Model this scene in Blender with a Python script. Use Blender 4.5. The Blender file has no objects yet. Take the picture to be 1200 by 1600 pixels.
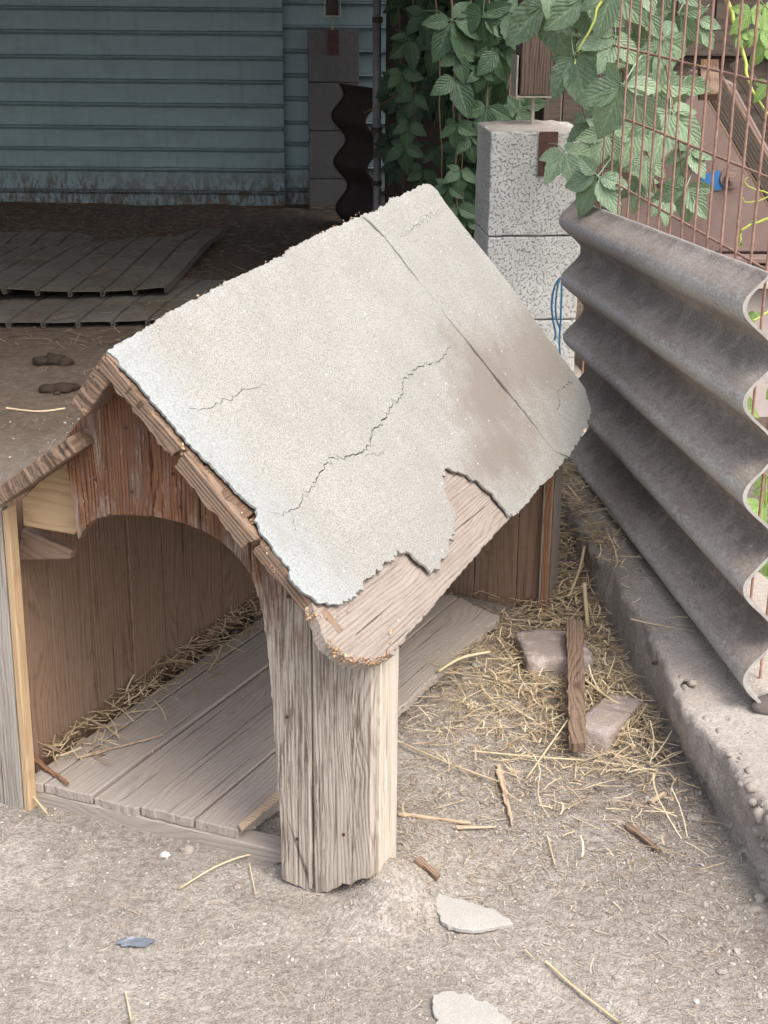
import bpy, bmesh, math, random
from mathutils import Vector, Matrix, noise
from mathutils.geometry import delaunay_2d_cdt
R = math.radians
sc = bpy.context.scene
COL = sc.collection
# ---------------------------------------------------------------- camera
F, TILT, ROLL, EYE = 2368.0, R(20.7), R(0.55), 1.4
fw = Vector((0, math.cos(TILT), -math.sin(TILT)))
up0 = Vector((0, math.sin(TILT), math.cos(TILT)))
rt0 = Vector((1, 0, 0))
rt = math.cos(ROLL)*rt0 + math.sin(ROLL)*up0
up = -math.sin(ROLL)*rt0 + math.cos(ROLL)*up0
CAM = Vector((0, 0, EYE))
cd = bpy.data.cameras.new('camera')
cam = bpy.data.objects.new('camera', cd)
COL.objects.link(cam)
m = Matrix.Identity(4)
for i in range(3):
    m[i][0], m[i][1], m[i][2], m[i][3] = rt[i], up[i], -fw[i], CAM[i]
cam.matrix_world = m
cd.sensor_fit = 'VERTICAL'; cd.sensor_height = 24; cd.lens = 24*F/1600
cd.clip_start = 0.05; cd.clip_end = 300
sc.camera = cam
# ---------------------------------------------------------------- light
SUN_EL, SUN_AZ = R(54), R(140)      # azimuth clockwise from +Y
w = bpy.data.worlds.new('World'); sc.world = w; w.use_nodes = True
nt = w.node_tree
bg = nt.nodes['Background']
sky = nt.nodes.new('ShaderNodeTexSky'); sky.sky_type = 'NISHITA'; sky.sun_disc = False
sky.sun_elevation = SUN_EL; sky.sun_rotation = SUN_AZ
sky.air_density = 1.0; sky.dust_density = 6.0; sky.ozone_density = 1.0
hs = nt.nodes.new('ShaderNodeHueSaturation'); hs.inputs['Saturation'].default_value = 0.68
nt.links.new(sky.outputs[0], hs.inputs['Color']); nt.links.new(hs.outputs[0], bg.inputs[0])
bg.inputs[1].default_value = 0.15
sl = bpy.data.lights.new('sun', 'SUN'); sl.energy = 0.55; sl.angle = R(30); sl.color = (1, .99, .965)
so = bpy.data.objects.new('sun', sl); COL.objects.link(so)
sd = Vector((math.sin(SUN_AZ)*math.cos(SUN_EL), math.cos(SUN_AZ)*math.cos(SUN_EL), math.sin(SUN_EL)))
so.rotation_euler = sd.to_track_quat('Z', 'Y').to_euler(); so.location = (4, -2, 6)
sc.view_settings.view_transform = 'Standard'; sc.view_settings.look = 'None'
sc.view_settings.exposure = 1.3; sc.view_settings.gamma = 1.0
sc.view_settings.use_curve_mapping = False
sc.render.engine = 'CYCLES'
sc.cycles.max_bounces = 6
# ---------------------------------------------------------------- pixel -> place
def ray(x, y):
    return fw + rt*((x-600)/F) - up*((y-800)/F)
def gp(x, y, z=0.0):
    d = ray(x, y); return CAM + d*((z-EYE)/d.z)
def dp(x, y, Y):
    d = ray(x, y); return CAM + d*(Y/d.y)
def onp(x, y, p, n):
    d = ray(x, y); return CAM + d*((Vector(p)-CAM).dot(n)/d.dot(n))
rng = random.Random(7)
def U(a, b): return rng.uniform(a, b)
def nz(x, y=0, z=0): return noise.noise(Vector((x, y, z)))
# ---------------------------------------------------------------- materials
class NB:
    def __init__(s, name):
        s.m = bpy.data.materials.new(name); s.m.use_nodes = True
        s.t = s.m.node_tree; s.p = s.t.nodes['Principled BSDF']; s.out = s.t.nodes['Material Output']
    def n(s, ty, ins=None, **kw):
        nd = s.t.nodes.new(ty)
        for k, v in kw.items(): setattr(nd, k, v)
        for k, v in (ins or {}).items():
            if isinstance(v, bpy.types.NodeSocket): s.t.links.new(v, nd.inputs[k])
            else: nd.inputs[k].default_value = v
        return nd
    def set(s, k, v):
        if isinstance(v, bpy.types.NodeSocket): s.t.links.new(v, s.p.inputs[k])
        else: s.p.inputs[k].default_value = v
    def coord(s, kind='Object'):
        return s.n('ShaderNodeTexCoord').outputs[kind]
    def map(s, v, scale, loc=(0, 0, 0)):
        return s.n('ShaderNodeMapping', {'Vector': v, 'Scale': scale, 'Location': loc}).outputs[0]
    def noise(s, v, scale=5, detail=4, rough=.6, dist=0):
        return s.n('ShaderNodeTexNoise', {'Vector': v, 'Scale': scale, 'Detail': detail, 'Roughness': rough, 'Distortion': dist}).outputs['Fac']
    def ramp(s, f, a, b, ca=(0, 0, 0, 1), cb=(1, 1, 1, 1)):
        if a > b: a, b, ca, cb = b, a, cb, ca
        r = s.n('ShaderNodeValToRGB', {'Fac': f})
        r.color_ramp.elements[0].position = a; r.color_ramp.elements[1].position = b
        r.color_ramp.elements[0].color = ca; r.color_ramp.elements[1].color = cb
        return r.outputs[0]
    def mix(s, f, a, b, mode='MIX'):
        nd = s.t.nodes.new('ShaderNodeMix'); nd.data_type = 'RGBA'; nd.blend_type = mode
        for idx, v in ((0, f), (6, a), (7, b)):
            if isinstance(v, bpy.types.NodeSocket): s.t.links.new(v, nd.inputs[idx])
            elif idx: nd.inputs[idx].default_value = (v[0], v[1], v[2], 1) if not isinstance(v, (int, float)) else (v, v, v, 1)
            else: nd.inputs[0].default_value = v
        return nd.outputs[2]
    def math(s, op, a, b=0.0, c=0.0):
        return s.n('ShaderNodeMath', {0: a, 1: b, 2: c}, operation=op).outputs[0]
    def bump(s, h, strength=.5, dist=.002, normal=None):
        ins = {'Height': h, 'Strength': strength, 'Distance': dist}
        if normal is not None: ins['Normal'] = normal
        o = s.n('ShaderNodeBump', ins).outputs[0]; s.set('Normal', o); return o

def wood(name, light, dark, hi=None, hidark=None, z0=.3, z1=.62, relief=1.0, dusty=0.0, rot=0.0, fiber=1.0, coarse=1.0, peel=0.0):
    b = NB(name)
    c = b.coord('Object')
    rnd = b.n('ShaderNodeObjectInfo').outputs['Random']
    off = b.n('ShaderNodeCombineXYZ', {0: b.math('MULTIPLY', rnd, 37.0), 1: b.math('MULTIPLY', rnd, 91.0), 2: b.math('MULTIPLY', rnd, 53.0)}).outputs[0]
    v = b.n('ShaderNodeVectorMath', {0: c, 1: off}, operation='ADD').outputs[0]
    big = b.noise(b.map(v, (.8, 5, 5)), 1.6, 3, .55)
    sep = b.n('ShaderNodeSeparateXYZ', {0: v})
    # growth rings: bands across y, warped by a long noise
    kd = b.n('ShaderNodeTexVoronoi', {'Vector': b.map(v, (3.2, 11, 1.0)), 'Scale': 1.0}).outputs['Distance']
    ph = b.math('ADD', b.math('MULTIPLY', sep.outputs[1], 900.0*coarse), b.math('MULTIPLY', big, 52.0))
    ph = b.math('ADD', ph, b.math('MULTIPLY', b.ramp(kd, .42, .0), 22.0))
    knot = b.ramp(kd, .075, .045)
    ring = b.math('POWER', b.math('MULTIPLY_ADD', b.math('SINE', ph), .5, .5), 2.2)
    streak = b.noise(b.map(v, (2.2, 120, 120)), 2.0, 6, .72)
    fib = b.noise(b.map(v, (14, 700, 700)), 1.4, 3, .6)
    blot = b.noise(b.map(v, (6, 16, 16)), 2.0, 4, .6)
    g = b.math('ADD', b.math('MULTIPLY', b.math('MULTIPLY', ring, b.math('MULTIPLY', blot, 2.0)), .24), b.math('MULTIPLY', streak, .95*fiber))
    g = b.math('ADD', g, b.math('MULTIPLY', fib, .35))
    gm = b.ramp(g, .68, 1.0)
    col = b.mix(gm, light, dark)
    pale = b.ramp(blot, .38, .72)
    col = b.mix(b.math('MULTIPLY', pale, .30+dusty*.4), col, (light[0]*1.15+.02, light[1]*1.15+.02, light[2]*1.15+.02))
    if hi is not None:
        gz = b.n('ShaderNodeSeparateXYZ', {0: b.n('ShaderNodeNewGeometry').outputs['Position']}).outputs[2]
        mr = b.n('ShaderNodeMapRange', {0: b.math('ADD', gz, b.math('MULTIPLY', b.math('SUBTRACT', blot, .5), .5)), 1: z0, 2: z1}).outputs[0]
        col2 = b.mix(gm, hi, hidark)
        col = b.mix(mr, col, col2)
        fl = b.ramp(b.noise(b.map(v, (18, 60, 60)), 2.2, 5, .7), .60, .70)
        col = b.mix(b.math('MULTIPLY', fl, .55), col, (.42, .38, .33))
    if peel:
        pm = b.math('MULTIPLY', b.ramp(b.noise(b.map(v, (2.2, 13, 13), (8, 1, 4)), 2.0, 4, .6), .42, .56), b.ramp(b.noise(b.map(v, (7, 170, 170), (2, 6, 1)), 2.0, 5, .75), .46, .56))
        col = b.mix(b.math('MULTIPLY', pm, peel), col, (.11, .072, .055))
        wm = b.math('MULTIPLY', b.ramp(b.noise(b.map(v, (3, 15, 15), (1, 9, 2)), 2.0, 4, .6), .54, .66), b.ramp(b.noise(b.map(v, (9, 140, 140), (5, 3, 8)), 2.0, 4, .7), .45, .6))
        col = b.mix(b.math('MULTIPLY', wm, .35*peel), col, (.52, .51, .46))
    col = b.mix(b.math('MULTIPLY', knot, .8), col, (.09, .05, .03))
    crack = b.ramp(b.noise(b.map(v, (1.4, 75, 75), (3, 3, 3)), 2.0, 3, .55), .335, .30)
    col = b.mix(b.math('MULTIPLY', crack, .75), col, (.035, .022, .015))
    if dusty:
        dn = b.ramp(b.noise(c, 40, 5, .7), .35, .7)
        col = b.mix(b.math('MULTIPLY', dn, dusty), col, (.34, .29, .25))
    if rot:
        rr = b.ramp(b.noise(c, 60, 4, .7), .50, .62)
        col = b.mix(b.math('MULTIPLY', rr, rot), col, (.50, .25, .10))
    b.set('Base Color', col); b.set('Roughness', .88); b.set('Specular IOR Level', .2)
    h = b.math('SUBTRACT', b.math('MULTIPLY', g, -1.0), b.math('MULTIPLY', crack, 1.2))
    h = b.math('ADD', h, b.math('MULTIPLY', b.noise(c, 160, 3), .25))
    b.bump(h, .8, .0016*relief)
    return b.m

W_FRONT = wood('weathered_front_wood', (.44, .395, .335), (.185, .145, .115), hi=(.205, .098, .052), hidark=(.060, .021, .012), z0=.42, z1=.60, relief=1.8, peel=.85)
W_SIDE = wood('pale_side_wood', (.52, .475, .40), (.36, .30, .235), relief=.8, peel=.25)
W_GREY = wood('grey_board_wood', (.35, .325, .29), (.20, .17, .145), relief=1.0, peel=.4)
W_INNER = wood('brown_inner_wood', (.25, .162, .108), (.135, .078, .048), dusty=.22, relief=.7, coarse=.6)
W_FLOOR = wood('dusty_floor_wood', (.33, .292, .258), (.225, .192, .163), dusty=.4, relief=.9, coarse=.8)
W_FRESH = wood('fresh_wood', (.44, .32, .195), (.33, .215, .12), relief=.4, coarse=.5)
W_EDGE = wood('rotten_edge_wood', (.215, .155, .115), (.065, .04, .028), rot=.15, relief=2.0)
W_PLANK = wood('scuffed_roof_plank_wood', (.30, .262, .228), (.17, .135, .112), dusty=.35, rot=.04, relief=2.4, peel=.3)
W_UNDER = wood('dark_underside_wood', (.14, .09, .06), (.06, .036, .026), relief=1.2)
W_POST = wood('ridged_post_wood', (.135, .098, .075), (.028, .017, .012), relief=3, coarse=.7)
W_OLD = wood('old_dark_wall_wood', (.09, .072, .06), (.04, .03, .025), relief=1.5)
W_CHIP = wood('splinter_wood', (.48, .37, .26), (.30, .21, .14), relief=1)
W_ORANGE = wood('orange_edge_wood', (.27, .145, .08), (.13, .065, .038), relief=1)

STA, STB, STC = (.68, .80), (.86, .70), (.68, 1.0)
def felt_mat():
    b = NB('mineral_roofing_felt')
    c = b.coord('Object'); uv = b.coord('UV')
    s = b.n('ShaderNodeSeparateXYZ', {0: uv})
    su, tv = s.outputs[0], s.outputs[1]
    base = b.mix(b.ramp(b.noise(c, 7, 5, .6), .3, .7), (.288, .287, .266), (.345, .344, .322))
    gr = b.noise(c, 420, 2, .7)
    base = b.mix(b.ramp(gr, .38, .58), (.19, .182, .166), base)
    # frosty pale granules where the sheet bends over the front edge
    fr = b.n('ShaderNodeMapRange', {0: b.math('ADD', tv, b.math('MULTIPLY', b.noise(c, 14, 4, .65), .14)), 1: .17, 2: .09}).outputs[0]
    base = b.mix(b.math('MULTIPLY', fr, .6), base, b.mix(b.ramp(b.noise(c, 300, 2), .4, .6), (.215, .25, .262), (.345, .37, .375)))
    # brown run-off stains toward the rear eave
    def blob(cu, cv, ru, rv, ns):
        a_ = b.math('POWER', b.math('DIVIDE', b.math('SUBTRACT', su, cu), ru), 2.0); c_ = b.math('POWER', b.math('DIVIDE', b.math('SUBTRACT', tv, cv), rv), 2.0)
        d_ = b.math('ADD', b.math('SQRT', b.math('ADD', a_, c_)), b.math('MULTIPLY', b.math('SUBTRACT', b.noise(b.map(c, (1, 1, 1), (cu*9, cv*9, 0)), ns, 6, .72), .5), 1.9))
        return b.ramp(d_, 1.05, .35)
    st = b.math('MAXIMUM', b.math('MAXIMUM', blob(STA[0], STA[1], .26, .20, 8), blob(STB[0], STB[1], .16, .20, 9)), b.math('MULTIPLY', blob(STC[0], STC[1], .2, .3, 7), .8))
    base = b.mix(b.math('MULTIPLY', st, .75), base, (.170, .142, .120))
    dirt = b.ramp(b.noise(b.map(c, (1, 1, 1), (2, 7, 1)), 18, 7, .75), .54, .70)
    base = b.mix(b.math('MULTIPLY', dirt, .30), base, (.20, .18, .155))
    rg = b.ramp(b.noise(b.map(c, (1, 1, 1), (9, 2, 5)), 9, 6, .72, .8), .60, .66)
    base = b.mix(b.math('MULTIPLY', b.math('MULTIPLY', rg, b.math('ADD', st, .10)), .8), base, (.19, .16, .14))
    vo = b.n('ShaderNodeTexVoronoi', {'Vector': c, 'Scale': 70.0})
    sp = b.ramp(vo.outputs['Distance'], .10, .06)
    base = b.mix(b.math('MULTIPLY', sp, .55), base, (.13, .115, .10))
    vo2 = b.n('ShaderNodeTexVoronoi', {'Vector': b.map(c, (1, 1, 1), (5, 1, 2)), 'Scale': 34.0})
    base = b.mix(b.math('MULTIPLY', b.ramp(vo2.outputs['Distance'], .07, .04), .8), base, (.66, .63, .58))
    b.set('Base Color', base); b.set('Roughness', .93); b.set('Specular IOR Level', .15)
    h = b.math('ADD', gr, b.math('MULTIPLY', b.noise(c, 60, 4), 1.2))
    b.bump(h, .7, .0012)
    return b.m
FELT = felt_mat()

def granular(name, a, bcol, c2=None, scale=1.0, bumpd=.003, rough=.95, speck=None, specks=120, mask=None, gen='Object', dark=None):
    b = NB(name); c = b.coord(gen)
    col = b.mix(b.ramp(b.noise(c, 3*scale, 6, .65), .32, .68), a, bcol)
    fine = b.noise(c, 150*scale, 5, .75)
    col = b.mix(b.ramp(fine, .3, .72), tuple(x*.62 for x in a), col)
    if c2 is not None:
        col = b.mix(b.ramp(b.noise(b.map(c, (1, 1, 1), (7, 3, 1)), 9*scale, 6, .7), .52, .66), col, c2)
    if speck is not None:
        vo = b.n('ShaderNodeTexVoronoi', {'Vector': c, 'Scale': float(specks)})
        col = b.mix(b.ramp(vo.outputs['Distance'], .22, .14), col, speck)
    b.set('Base Color', col); b.set('Roughness', rough); b.set('Specular IOR Level', .2)
    h = b.math('ADD', b.math('MULTIPLY', fine, .7), b.math('MULTIPLY', b.noise(c, 35*scale, 6, .7), 1.6))
    b.bump(h, .9, bumpd)
    return b.m

def ground_mat():
    b = NB('trodden_earth'); c = b.coord('Object')
    pos = b.n('ShaderNodeSeparateXYZ', {0: c})
    col = b.mix(b.ramp(b.noise(c, 3.2, 8, .68), .40, .60), (.395, .365, .328), (.53, .50, .46))
    mid = b.ramp(b.noise(b.map(c, (1, 1, 1), (3, 8, 0)), 16, 7, .7), .40, .62)
    col = b.mix(b.math('MULTIPLY', mid, .55), col, (.34, .308, .272))
    fine = b.noise(c, 260, 5, .75)
    col = b.mix(b.ramp(fine, .38, .56), b.mix(1.0, col, (.62, .60, .58), 'MULTIPLY'), col)
    md_ = b.ramp(b.noise(b.map(c, (1, 1, 1), (6, 1, 9)), 85, 5, .7), .40, .58)
    col = b.mix(b.math('MULTIPLY', md_, .62), b.mix(1.0, col, (.74, .72, .70), 'MULTIPLY'), b.mix(1.0, col, (1.22, 1.2, 1.18), 'MULTIPLY'))
    vo = b.n('ShaderNodeTexVoronoi', {'Vector': c, 'Scale': 190.0})
    rs = b.ramp(b.noise(b.map(c, (1, 1, 1), (1, 2, 3)), 60, 3), .5, .58)
    col = b.mix(b.math('MULTIPLY', b.ramp(vo.outputs['Distance'], .30, .20), b.math('MULTIPLY', rs, .5)), col, (.60, .55, .49))
    vo2 = b.n('ShaderNodeTexVoronoi', {'Vector': b.map(c, (1, 1, 1), (1, 4, 3)), 'Scale': 130.0})
    col = b.mix(b.math('MULTIPLY', b.ramp(vo2.outputs['Distance'], .15, .08), .5), col, (.16, .13, .105))
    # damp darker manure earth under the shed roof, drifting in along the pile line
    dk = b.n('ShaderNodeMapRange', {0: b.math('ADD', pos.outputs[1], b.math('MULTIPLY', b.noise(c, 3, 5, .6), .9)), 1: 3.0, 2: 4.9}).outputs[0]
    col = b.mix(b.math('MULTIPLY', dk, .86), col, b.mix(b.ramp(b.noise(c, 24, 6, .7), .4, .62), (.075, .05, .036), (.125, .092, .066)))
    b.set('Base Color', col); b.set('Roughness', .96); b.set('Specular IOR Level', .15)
    h = b.math('ADD', b.math('MULTIPLY', fine, .6), b.math('MULTIPLY', b.noise(c, 55, 6, .72), 1.8))
    h = b.math('SUBTRACT', h, b.math('MULTIPLY', b.ramp(vo.outputs['Distance'], .0, .4), .4))
    b.bump(h, 1.0, .0055)
    return b.m
GROUND = ground_mat()
CONC = granular('gravelly_concrete', (.46, .41, .365), (.56, .51, .455), c2=(.36, .315, .275), bumpd=.004, speck=(.2, .18, .16), specks=160)
STONE = granular('grey_stone', (.36, .32, .28), (.48, .43, .38), scale=2, bumpd=.002)
BRICKM = granular('weathered_brick', (.40, .33, .29), (.52, .45, .41), c2=(.62, .55, .50), scale=2, bumpd=.003, speck=(.17, .13, .11), specks=260)
SHARD = granular('felt_scrap', (.42, .405, .37), (.52, .50, .46), scale=3, bumpd=.001)
DUNG = granular('dark_clod', (.05, .036, .03), (.08, .06, .045), scale=3, bumpd=.004)
DARKSTONE = granular('dark_slate', (.17, .15, .135), (.24, .21, .185), scale=3, bumpd=.002)
BLOCKB = granular('grey_block', (.15, .147, .145), (.20, .197, .193), scale=2, bumpd=.003, speck=(.10, .09, .085), specks=150)

def pier_mat():
    b = NB('whitewashed_block'); c = b.coord('Object')
    col = b.mix(b.ramp(b.noise(c, 6, 5, .6), .35, .65), (.42, .425, .40), (.53, .535, .505))
    pit = b.ramp(b.noise(c, 150, 4, .62), .56, .62)
    pit2 = b.ramp(b.noise(b.map(c, (1, 1, 1), (5, 5, 5)), 80, 5, .75), .59, .63)
    pt = b.math('MAXIMUM', pit, b.math('MULTIPLY', pit2, .8))
    col = b.mix(b.math('MULTIPLY', pt, .75), col, (.20, .195, .18))
    b.set('Base Color', col); b.set('Roughness', .95); b.set('Specular IOR Level', .1)
    b.bump(b.math('SUBTRACT', b.math('MULTIPLY', b.noise(c, 30, 4), .5), pt), .9, .004)
    return b.m
PIER = pier_mat()

def asb_mat():
    b = NB('fibre_cement_sheet'); c = b.coord('Object'); uv = b.coord('UV')
    col = b.mix(b.ramp(b.noise(b.map(c, (5, 2, 5)), 2.0, 6, .65), .38, .64), (.375, .318, .272), (.49, .432, .382))
    # scoured fibres near wave flanks: grey streaks following v
    s = b.n('ShaderNodeSeparateXYZ', {0: uv})
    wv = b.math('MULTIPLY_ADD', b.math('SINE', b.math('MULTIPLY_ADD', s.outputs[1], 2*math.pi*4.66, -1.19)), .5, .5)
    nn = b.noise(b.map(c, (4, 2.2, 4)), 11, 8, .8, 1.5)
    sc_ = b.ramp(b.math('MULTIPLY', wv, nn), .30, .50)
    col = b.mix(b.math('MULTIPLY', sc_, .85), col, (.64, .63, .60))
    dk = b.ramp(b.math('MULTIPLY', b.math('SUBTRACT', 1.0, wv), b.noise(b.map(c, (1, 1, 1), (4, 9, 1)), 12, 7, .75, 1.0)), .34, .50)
    col = b.mix(b.math('MULTIPLY', dk, .5), col, (.14, .13, .12))  # shade in the valleys under each wave put into the colour
    fine = b.noise(b.map(c, (60, 25, 120)), 3, 5, .75, .6)
    col = b.mix(b.ramp(fine, .35, .7), b.mix(1.0, col, (.55, .55, .55), 'MULTIPLY'), col)
    lich = b.ramp(b.noise(b.map(c, (1, 1, 1), (2, 2, 8)), 26, 4, .6), .70, .74)
    col = b.mix(b.math('MULTIPLY', lich, .6), col, (.52, .50, .46))
    b.set('Base Color', col); b.set('Roughness', .82); b.set('Specular IOR Level', .3)
    b.bump(b.math('ADD', fine, b.noise(c, 60, 5)), .6, .0015)
    return b.m
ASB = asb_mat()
ASB_EDGE = granular('fibre_cement_edge', (.36, .345, .32), (.52, .505, .475), scale=4, bumpd=.001)
ASB_SHADE = granular('shaded_fibre_cement', (.05, .043, .038), (.075, .065, .057), scale=2, bumpd=.002)  # shade at the back of the yard put into a dark brown

def painted(name, col1, col2, rough=.55, metallic=0.0, scale=6, dirt=None, dirtz=None, spec=.4):
    b = NB(name); c = b.coord('Object')
    col = b.mix(b.ramp(b.noise(b.map(c, (1, 1, 2)), scale, 6, .65), .35, .68), col1, col2)
    if dirt is not None:
        gz = b.n('ShaderNodeSeparateXYZ', {0: b.n('ShaderNodeNewGeometry').outputs['Position']}).outputs[2]
        band = b.n('ShaderNodeMapRange', {0: b.math('ADD', gz, b.math('MULTIPLY', b.noise(c, 3, 5, .6), -.22)), 1: dirtz[1], 2: dirtz[0]}).outputs[0]
        scr = b.ramp(b.noise(b.map(c, (9, 9, 3)), 4, 5, .7, 1.0), .42, .55)
        col = b.mix(b.math('MULTIPLY', b.math('MULTIPLY', band, scr), .95), col, dirt)
        col = b.mix(b.math('MULTIPLY', b.ramp(b.noise(b.map(c, (14, 14, 2)), 2, 5, .7), .52, .75), .25), col, dirt)
    b.set('Base Color', col); b.set('Roughness', rough); b.set('Metallic', metallic); b.set('Specular IOR Level', spec)
    b.bump(b.noise(c, 80, 4), .3, .001)
    return b.m
TEAL = painted('teal_grey_siding_paint', (.225, .31, .33), (.265, .36, .38), rough=.5, dirt=(.115, .085, .065), dirtz=(.0, .16))
RUST = painted('rusty_wire', (.20, .115, .085), (.31, .19, .145), rough=.75, scale=40)
BRACKET = painted('galvanised_steel', (.36, .34, .28), (.48, .45, .38), rough=.5, metallic=.5)
BRPLATE = painted('brown_steel_plate', (.06, .025, .02), (.10, .045, .035), rough=.7, scale=20)
MAUVE = painted('mauve_brown_paint', (.165, .115, .102), (.225, .165, .148), rough=.7, dirt=(.16, .11, .095), dirtz=(-9, -8))
PINKGREY = painted('dusty_pink_grey_board', (.36, .31, .29), (.45, .40, .375), rough=.85)
BLUEP = painted('blue_spray_paint', (.03, .12, .33), (.05, .19, .42), rough=.6)
SHEETM = painted('dusty_dark_roof_sheet', (.115, .105, .09), (.165, .152, .132), rough=.6)
b_ = [n for n in SHEETM.node_tree.nodes if n.type == 'BSDF_PRINCIPLED'][0]; lk = b_.inputs['Base Color'].links[0].from_socket
NBs = NB.__new__(NB); NBs.m = SHEETM; NBs.t = SHEETM.node_tree; NBs.p = b_; c_ = NBs.coord('Object')
NBs.set('Base Color', NBs.mix(NBs.math('MULTIPLY', NBs.ramp(NBs.noise(NBs.map(c_, (1, 1, .2)), 3.2, 8, .72), .50, .62), .75), lk, NBs.mix(NBs.ramp(NBs.noise(c_, 45, 5, .7), .4, .6), (.07, .048, .034), (.14, .10, .072))))
PIPE = painted('grey_downpipe', (.20, .19, .19), (.27, .26, .26), rough=.5)
ROPE = painted('blue_twine', (.02, .10, .19), (.03, .15, .26), rough=.8)
PLASTIC = painted('dirty_blue_plastic', (.08, .10, .13), (.16, .18, .21), rough=.4)
ROOFM = painted('shed_roof_boards', (.10, .08, .065), (.14, .115, .09), rough=.9)
STEM = painted('vine_stem', (.13, .08, .05), (.20, .12, .075), rough=.8, scale=30)
GSTEM = painted('green_shoot', (.30, .34, .07), (.38, .42, .10), rough=.6)

def straw_mat(name, a, bb, cc):
    b = NB(name)
    r = b.n('ShaderNodeNewGeometry').outputs['Random Per Island']
    rp = b.n('ShaderNodeValToRGB', {'Fac': r})
    e = rp.color_ramp.elements
    e[0].position = 0; e[0].color = (*a, 1); e[1].position = 1; e[1].color = (*cc, 1)
    x = e.new(.5); x.color = (*bb, 1)
    b.set('Base Color', rp.outputs[0]); b.set('Roughness', .6); b.set('Specular IOR Level', .3)
    return b.m
STRAW = straw_mat('straw', (.24, .17, .10), (.50, .395, .25), (.80, .69, .47))
STRAW_DUSTY = straw_mat('dusty_straw', (.20, .155, .12), (.34, .28, .22), (.52, .45, .35))
STRAW_OLD = straw_mat('old_straw', (.12, .08, .05), (.24, .17, .105), (.44, .33, .21))
PEB = straw_mat('pebbles', (.25, .225, .20), (.36, .33, .295), (.47, .435, .395))

def leaf_mat(name, a, bcol, dust=.3):
    b = NB(name); c = b.coord('Object'); uv = b.coord('UV')
    rnd = b.n('ShaderNodeObjectInfo').outputs['Random']
    isl = b.n('ShaderNodeNewGeometry').outputs['Random Per Island']
    col = b.mix(b.math('MULTIPLY_ADD', isl, .5, b.math('MULTIPLY', rnd, .5)), a, bcol)
    s = b.n('ShaderNodeSeparateXYZ', {0: uv})
    au = b.math('ABSOLUTE', s.outputs[0])
    mid = b.ramp(au, .035, .075, (1, 1, 1, 1), (0, 0, 0, 1))
    vein = b.math('SINE', b.math('MULTIPLY', b.math('SUBTRACT', s.outputs[1], b.math('MULTIPLY', au, .75)), 46.0))
    vm = b.ramp(vein, .90, .99)
    vv = b.math('MAXIMUM', mid, b.math('MULTIPLY', vm, .15))
    col = b.mix(b.math('MULTIPLY', vv, .28), col, tuple(min(1, x*1.9+.03) for x in bcol))
    col = b.mix(b.math('MULTIPLY', b.ramp(b.noise(c, 14, 5, .7), .4, .65), dust), col, (.34, .39, .32))
    b.set('Base Color', col); b.set('Roughness', .45); b.set('Specular IOR Level', .4)
    b.bump(b.math('MULTIPLY_ADD', vein, .4, b.math('MULTIPLY', mid, -1.5)), .6, .002)
    tr = b.n('ShaderNodeBsdfTranslucent', {'Color': b.mix(.5, col, (.20, .32, .06))})
    mx = b.n('ShaderNodeMixShader', {0: .22, 1: b.p.outputs[0], 2: tr.outputs[0]})
    b.t.links.new(mx.outputs[0], b.out.inputs[0])
    return b.m
LEAF_NEAR = leaf_mat('sunlit_dusty_creeper_leaf', (.10, .185, .085), (.22, .32, .185), .65)  # dusty leaf, its green also lightened for the sunlight on it
LEAF_FAR = leaf_mat('shaded_creeper_leaf', (.028, .064, .030), (.058, .11, .052), .06)  # same creeper leaf with shade put into a darker green
LEAF_YOUNG = leaf_mat('young_leaf', (.16, .27, .07), (.26, .38, .12), .05)
# ---------------------------------------------------------------- objects
def tag(o, label=None, cat=None, group=None, kind=None):
    if label: o['label'] = label
    if cat: o['category'] = cat
    if group: o['group'] = group
    if kind: o['kind'] = kind
    return o
def mesh(name, vs, fs, mat, parent=None, mw=None, smooth=False, mats=None, fm=None, uvs=None):
    me = bpy.data.meshes.new(name); me.from_pydata([tuple(v) for v in vs], [], fs)
    me.materials.append(mat)
    for q in mats or (): me.materials.append(q)
    if fm: me.polygons.foreach_set('material_index', fm)
    if smooth: me.polygons.foreach_set('use_smooth', [True]*len(me.polygons))
    if uvs is not None:
        ul = me.uv_layers.new(name='UVMap')
        for lp in me.loops: ul.data[lp.index].uv = uvs[lp.vertex_index]
    me.update()
    o = bpy.data.objects.new(name, me); COL.objects.link(o)
    if parent: o.parent = parent
    if mw is not None: o.matrix_local = mw
    return o
def empty(name, mw, label, cat, group=None):
    o = bpy.data.objects.new(name, None); COL.objects.link(o)
    o.empty_display_size = .05
    o.matrix_world = mw if isinstance(mw, Matrix) else Matrix.Translation(mw)
    return tag(o, label, cat, group)
def frame(o, x, y):
    x = Vector(x).normalized(); y = Vector(y); y = (y - x*y.dot(x)).normalized(); z = x.cross(y)
    mm = Matrix.Identity(4)
    for i in range(3): mm[i][0], mm[i][1], mm[i][2], mm[i][3] = x[i], y[i], z[i], o[i]
    return mm
def fixn(o):
    bm = bmesh.new(); bm.from_mesh(o.data); bmesh.ops.recalc_face_normals(bm, faces=bm.faces); bm.to_mesh(o.data); bm.free()
    return o
def bevel(o, w=.002, seg=2):
    md = o.modifiers.new('bevel', 'BEVEL'); md.width = w; md.segments = seg; md.limit_method = 'ANGLE'; md.angle_limit = R(40)
    return o
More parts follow.
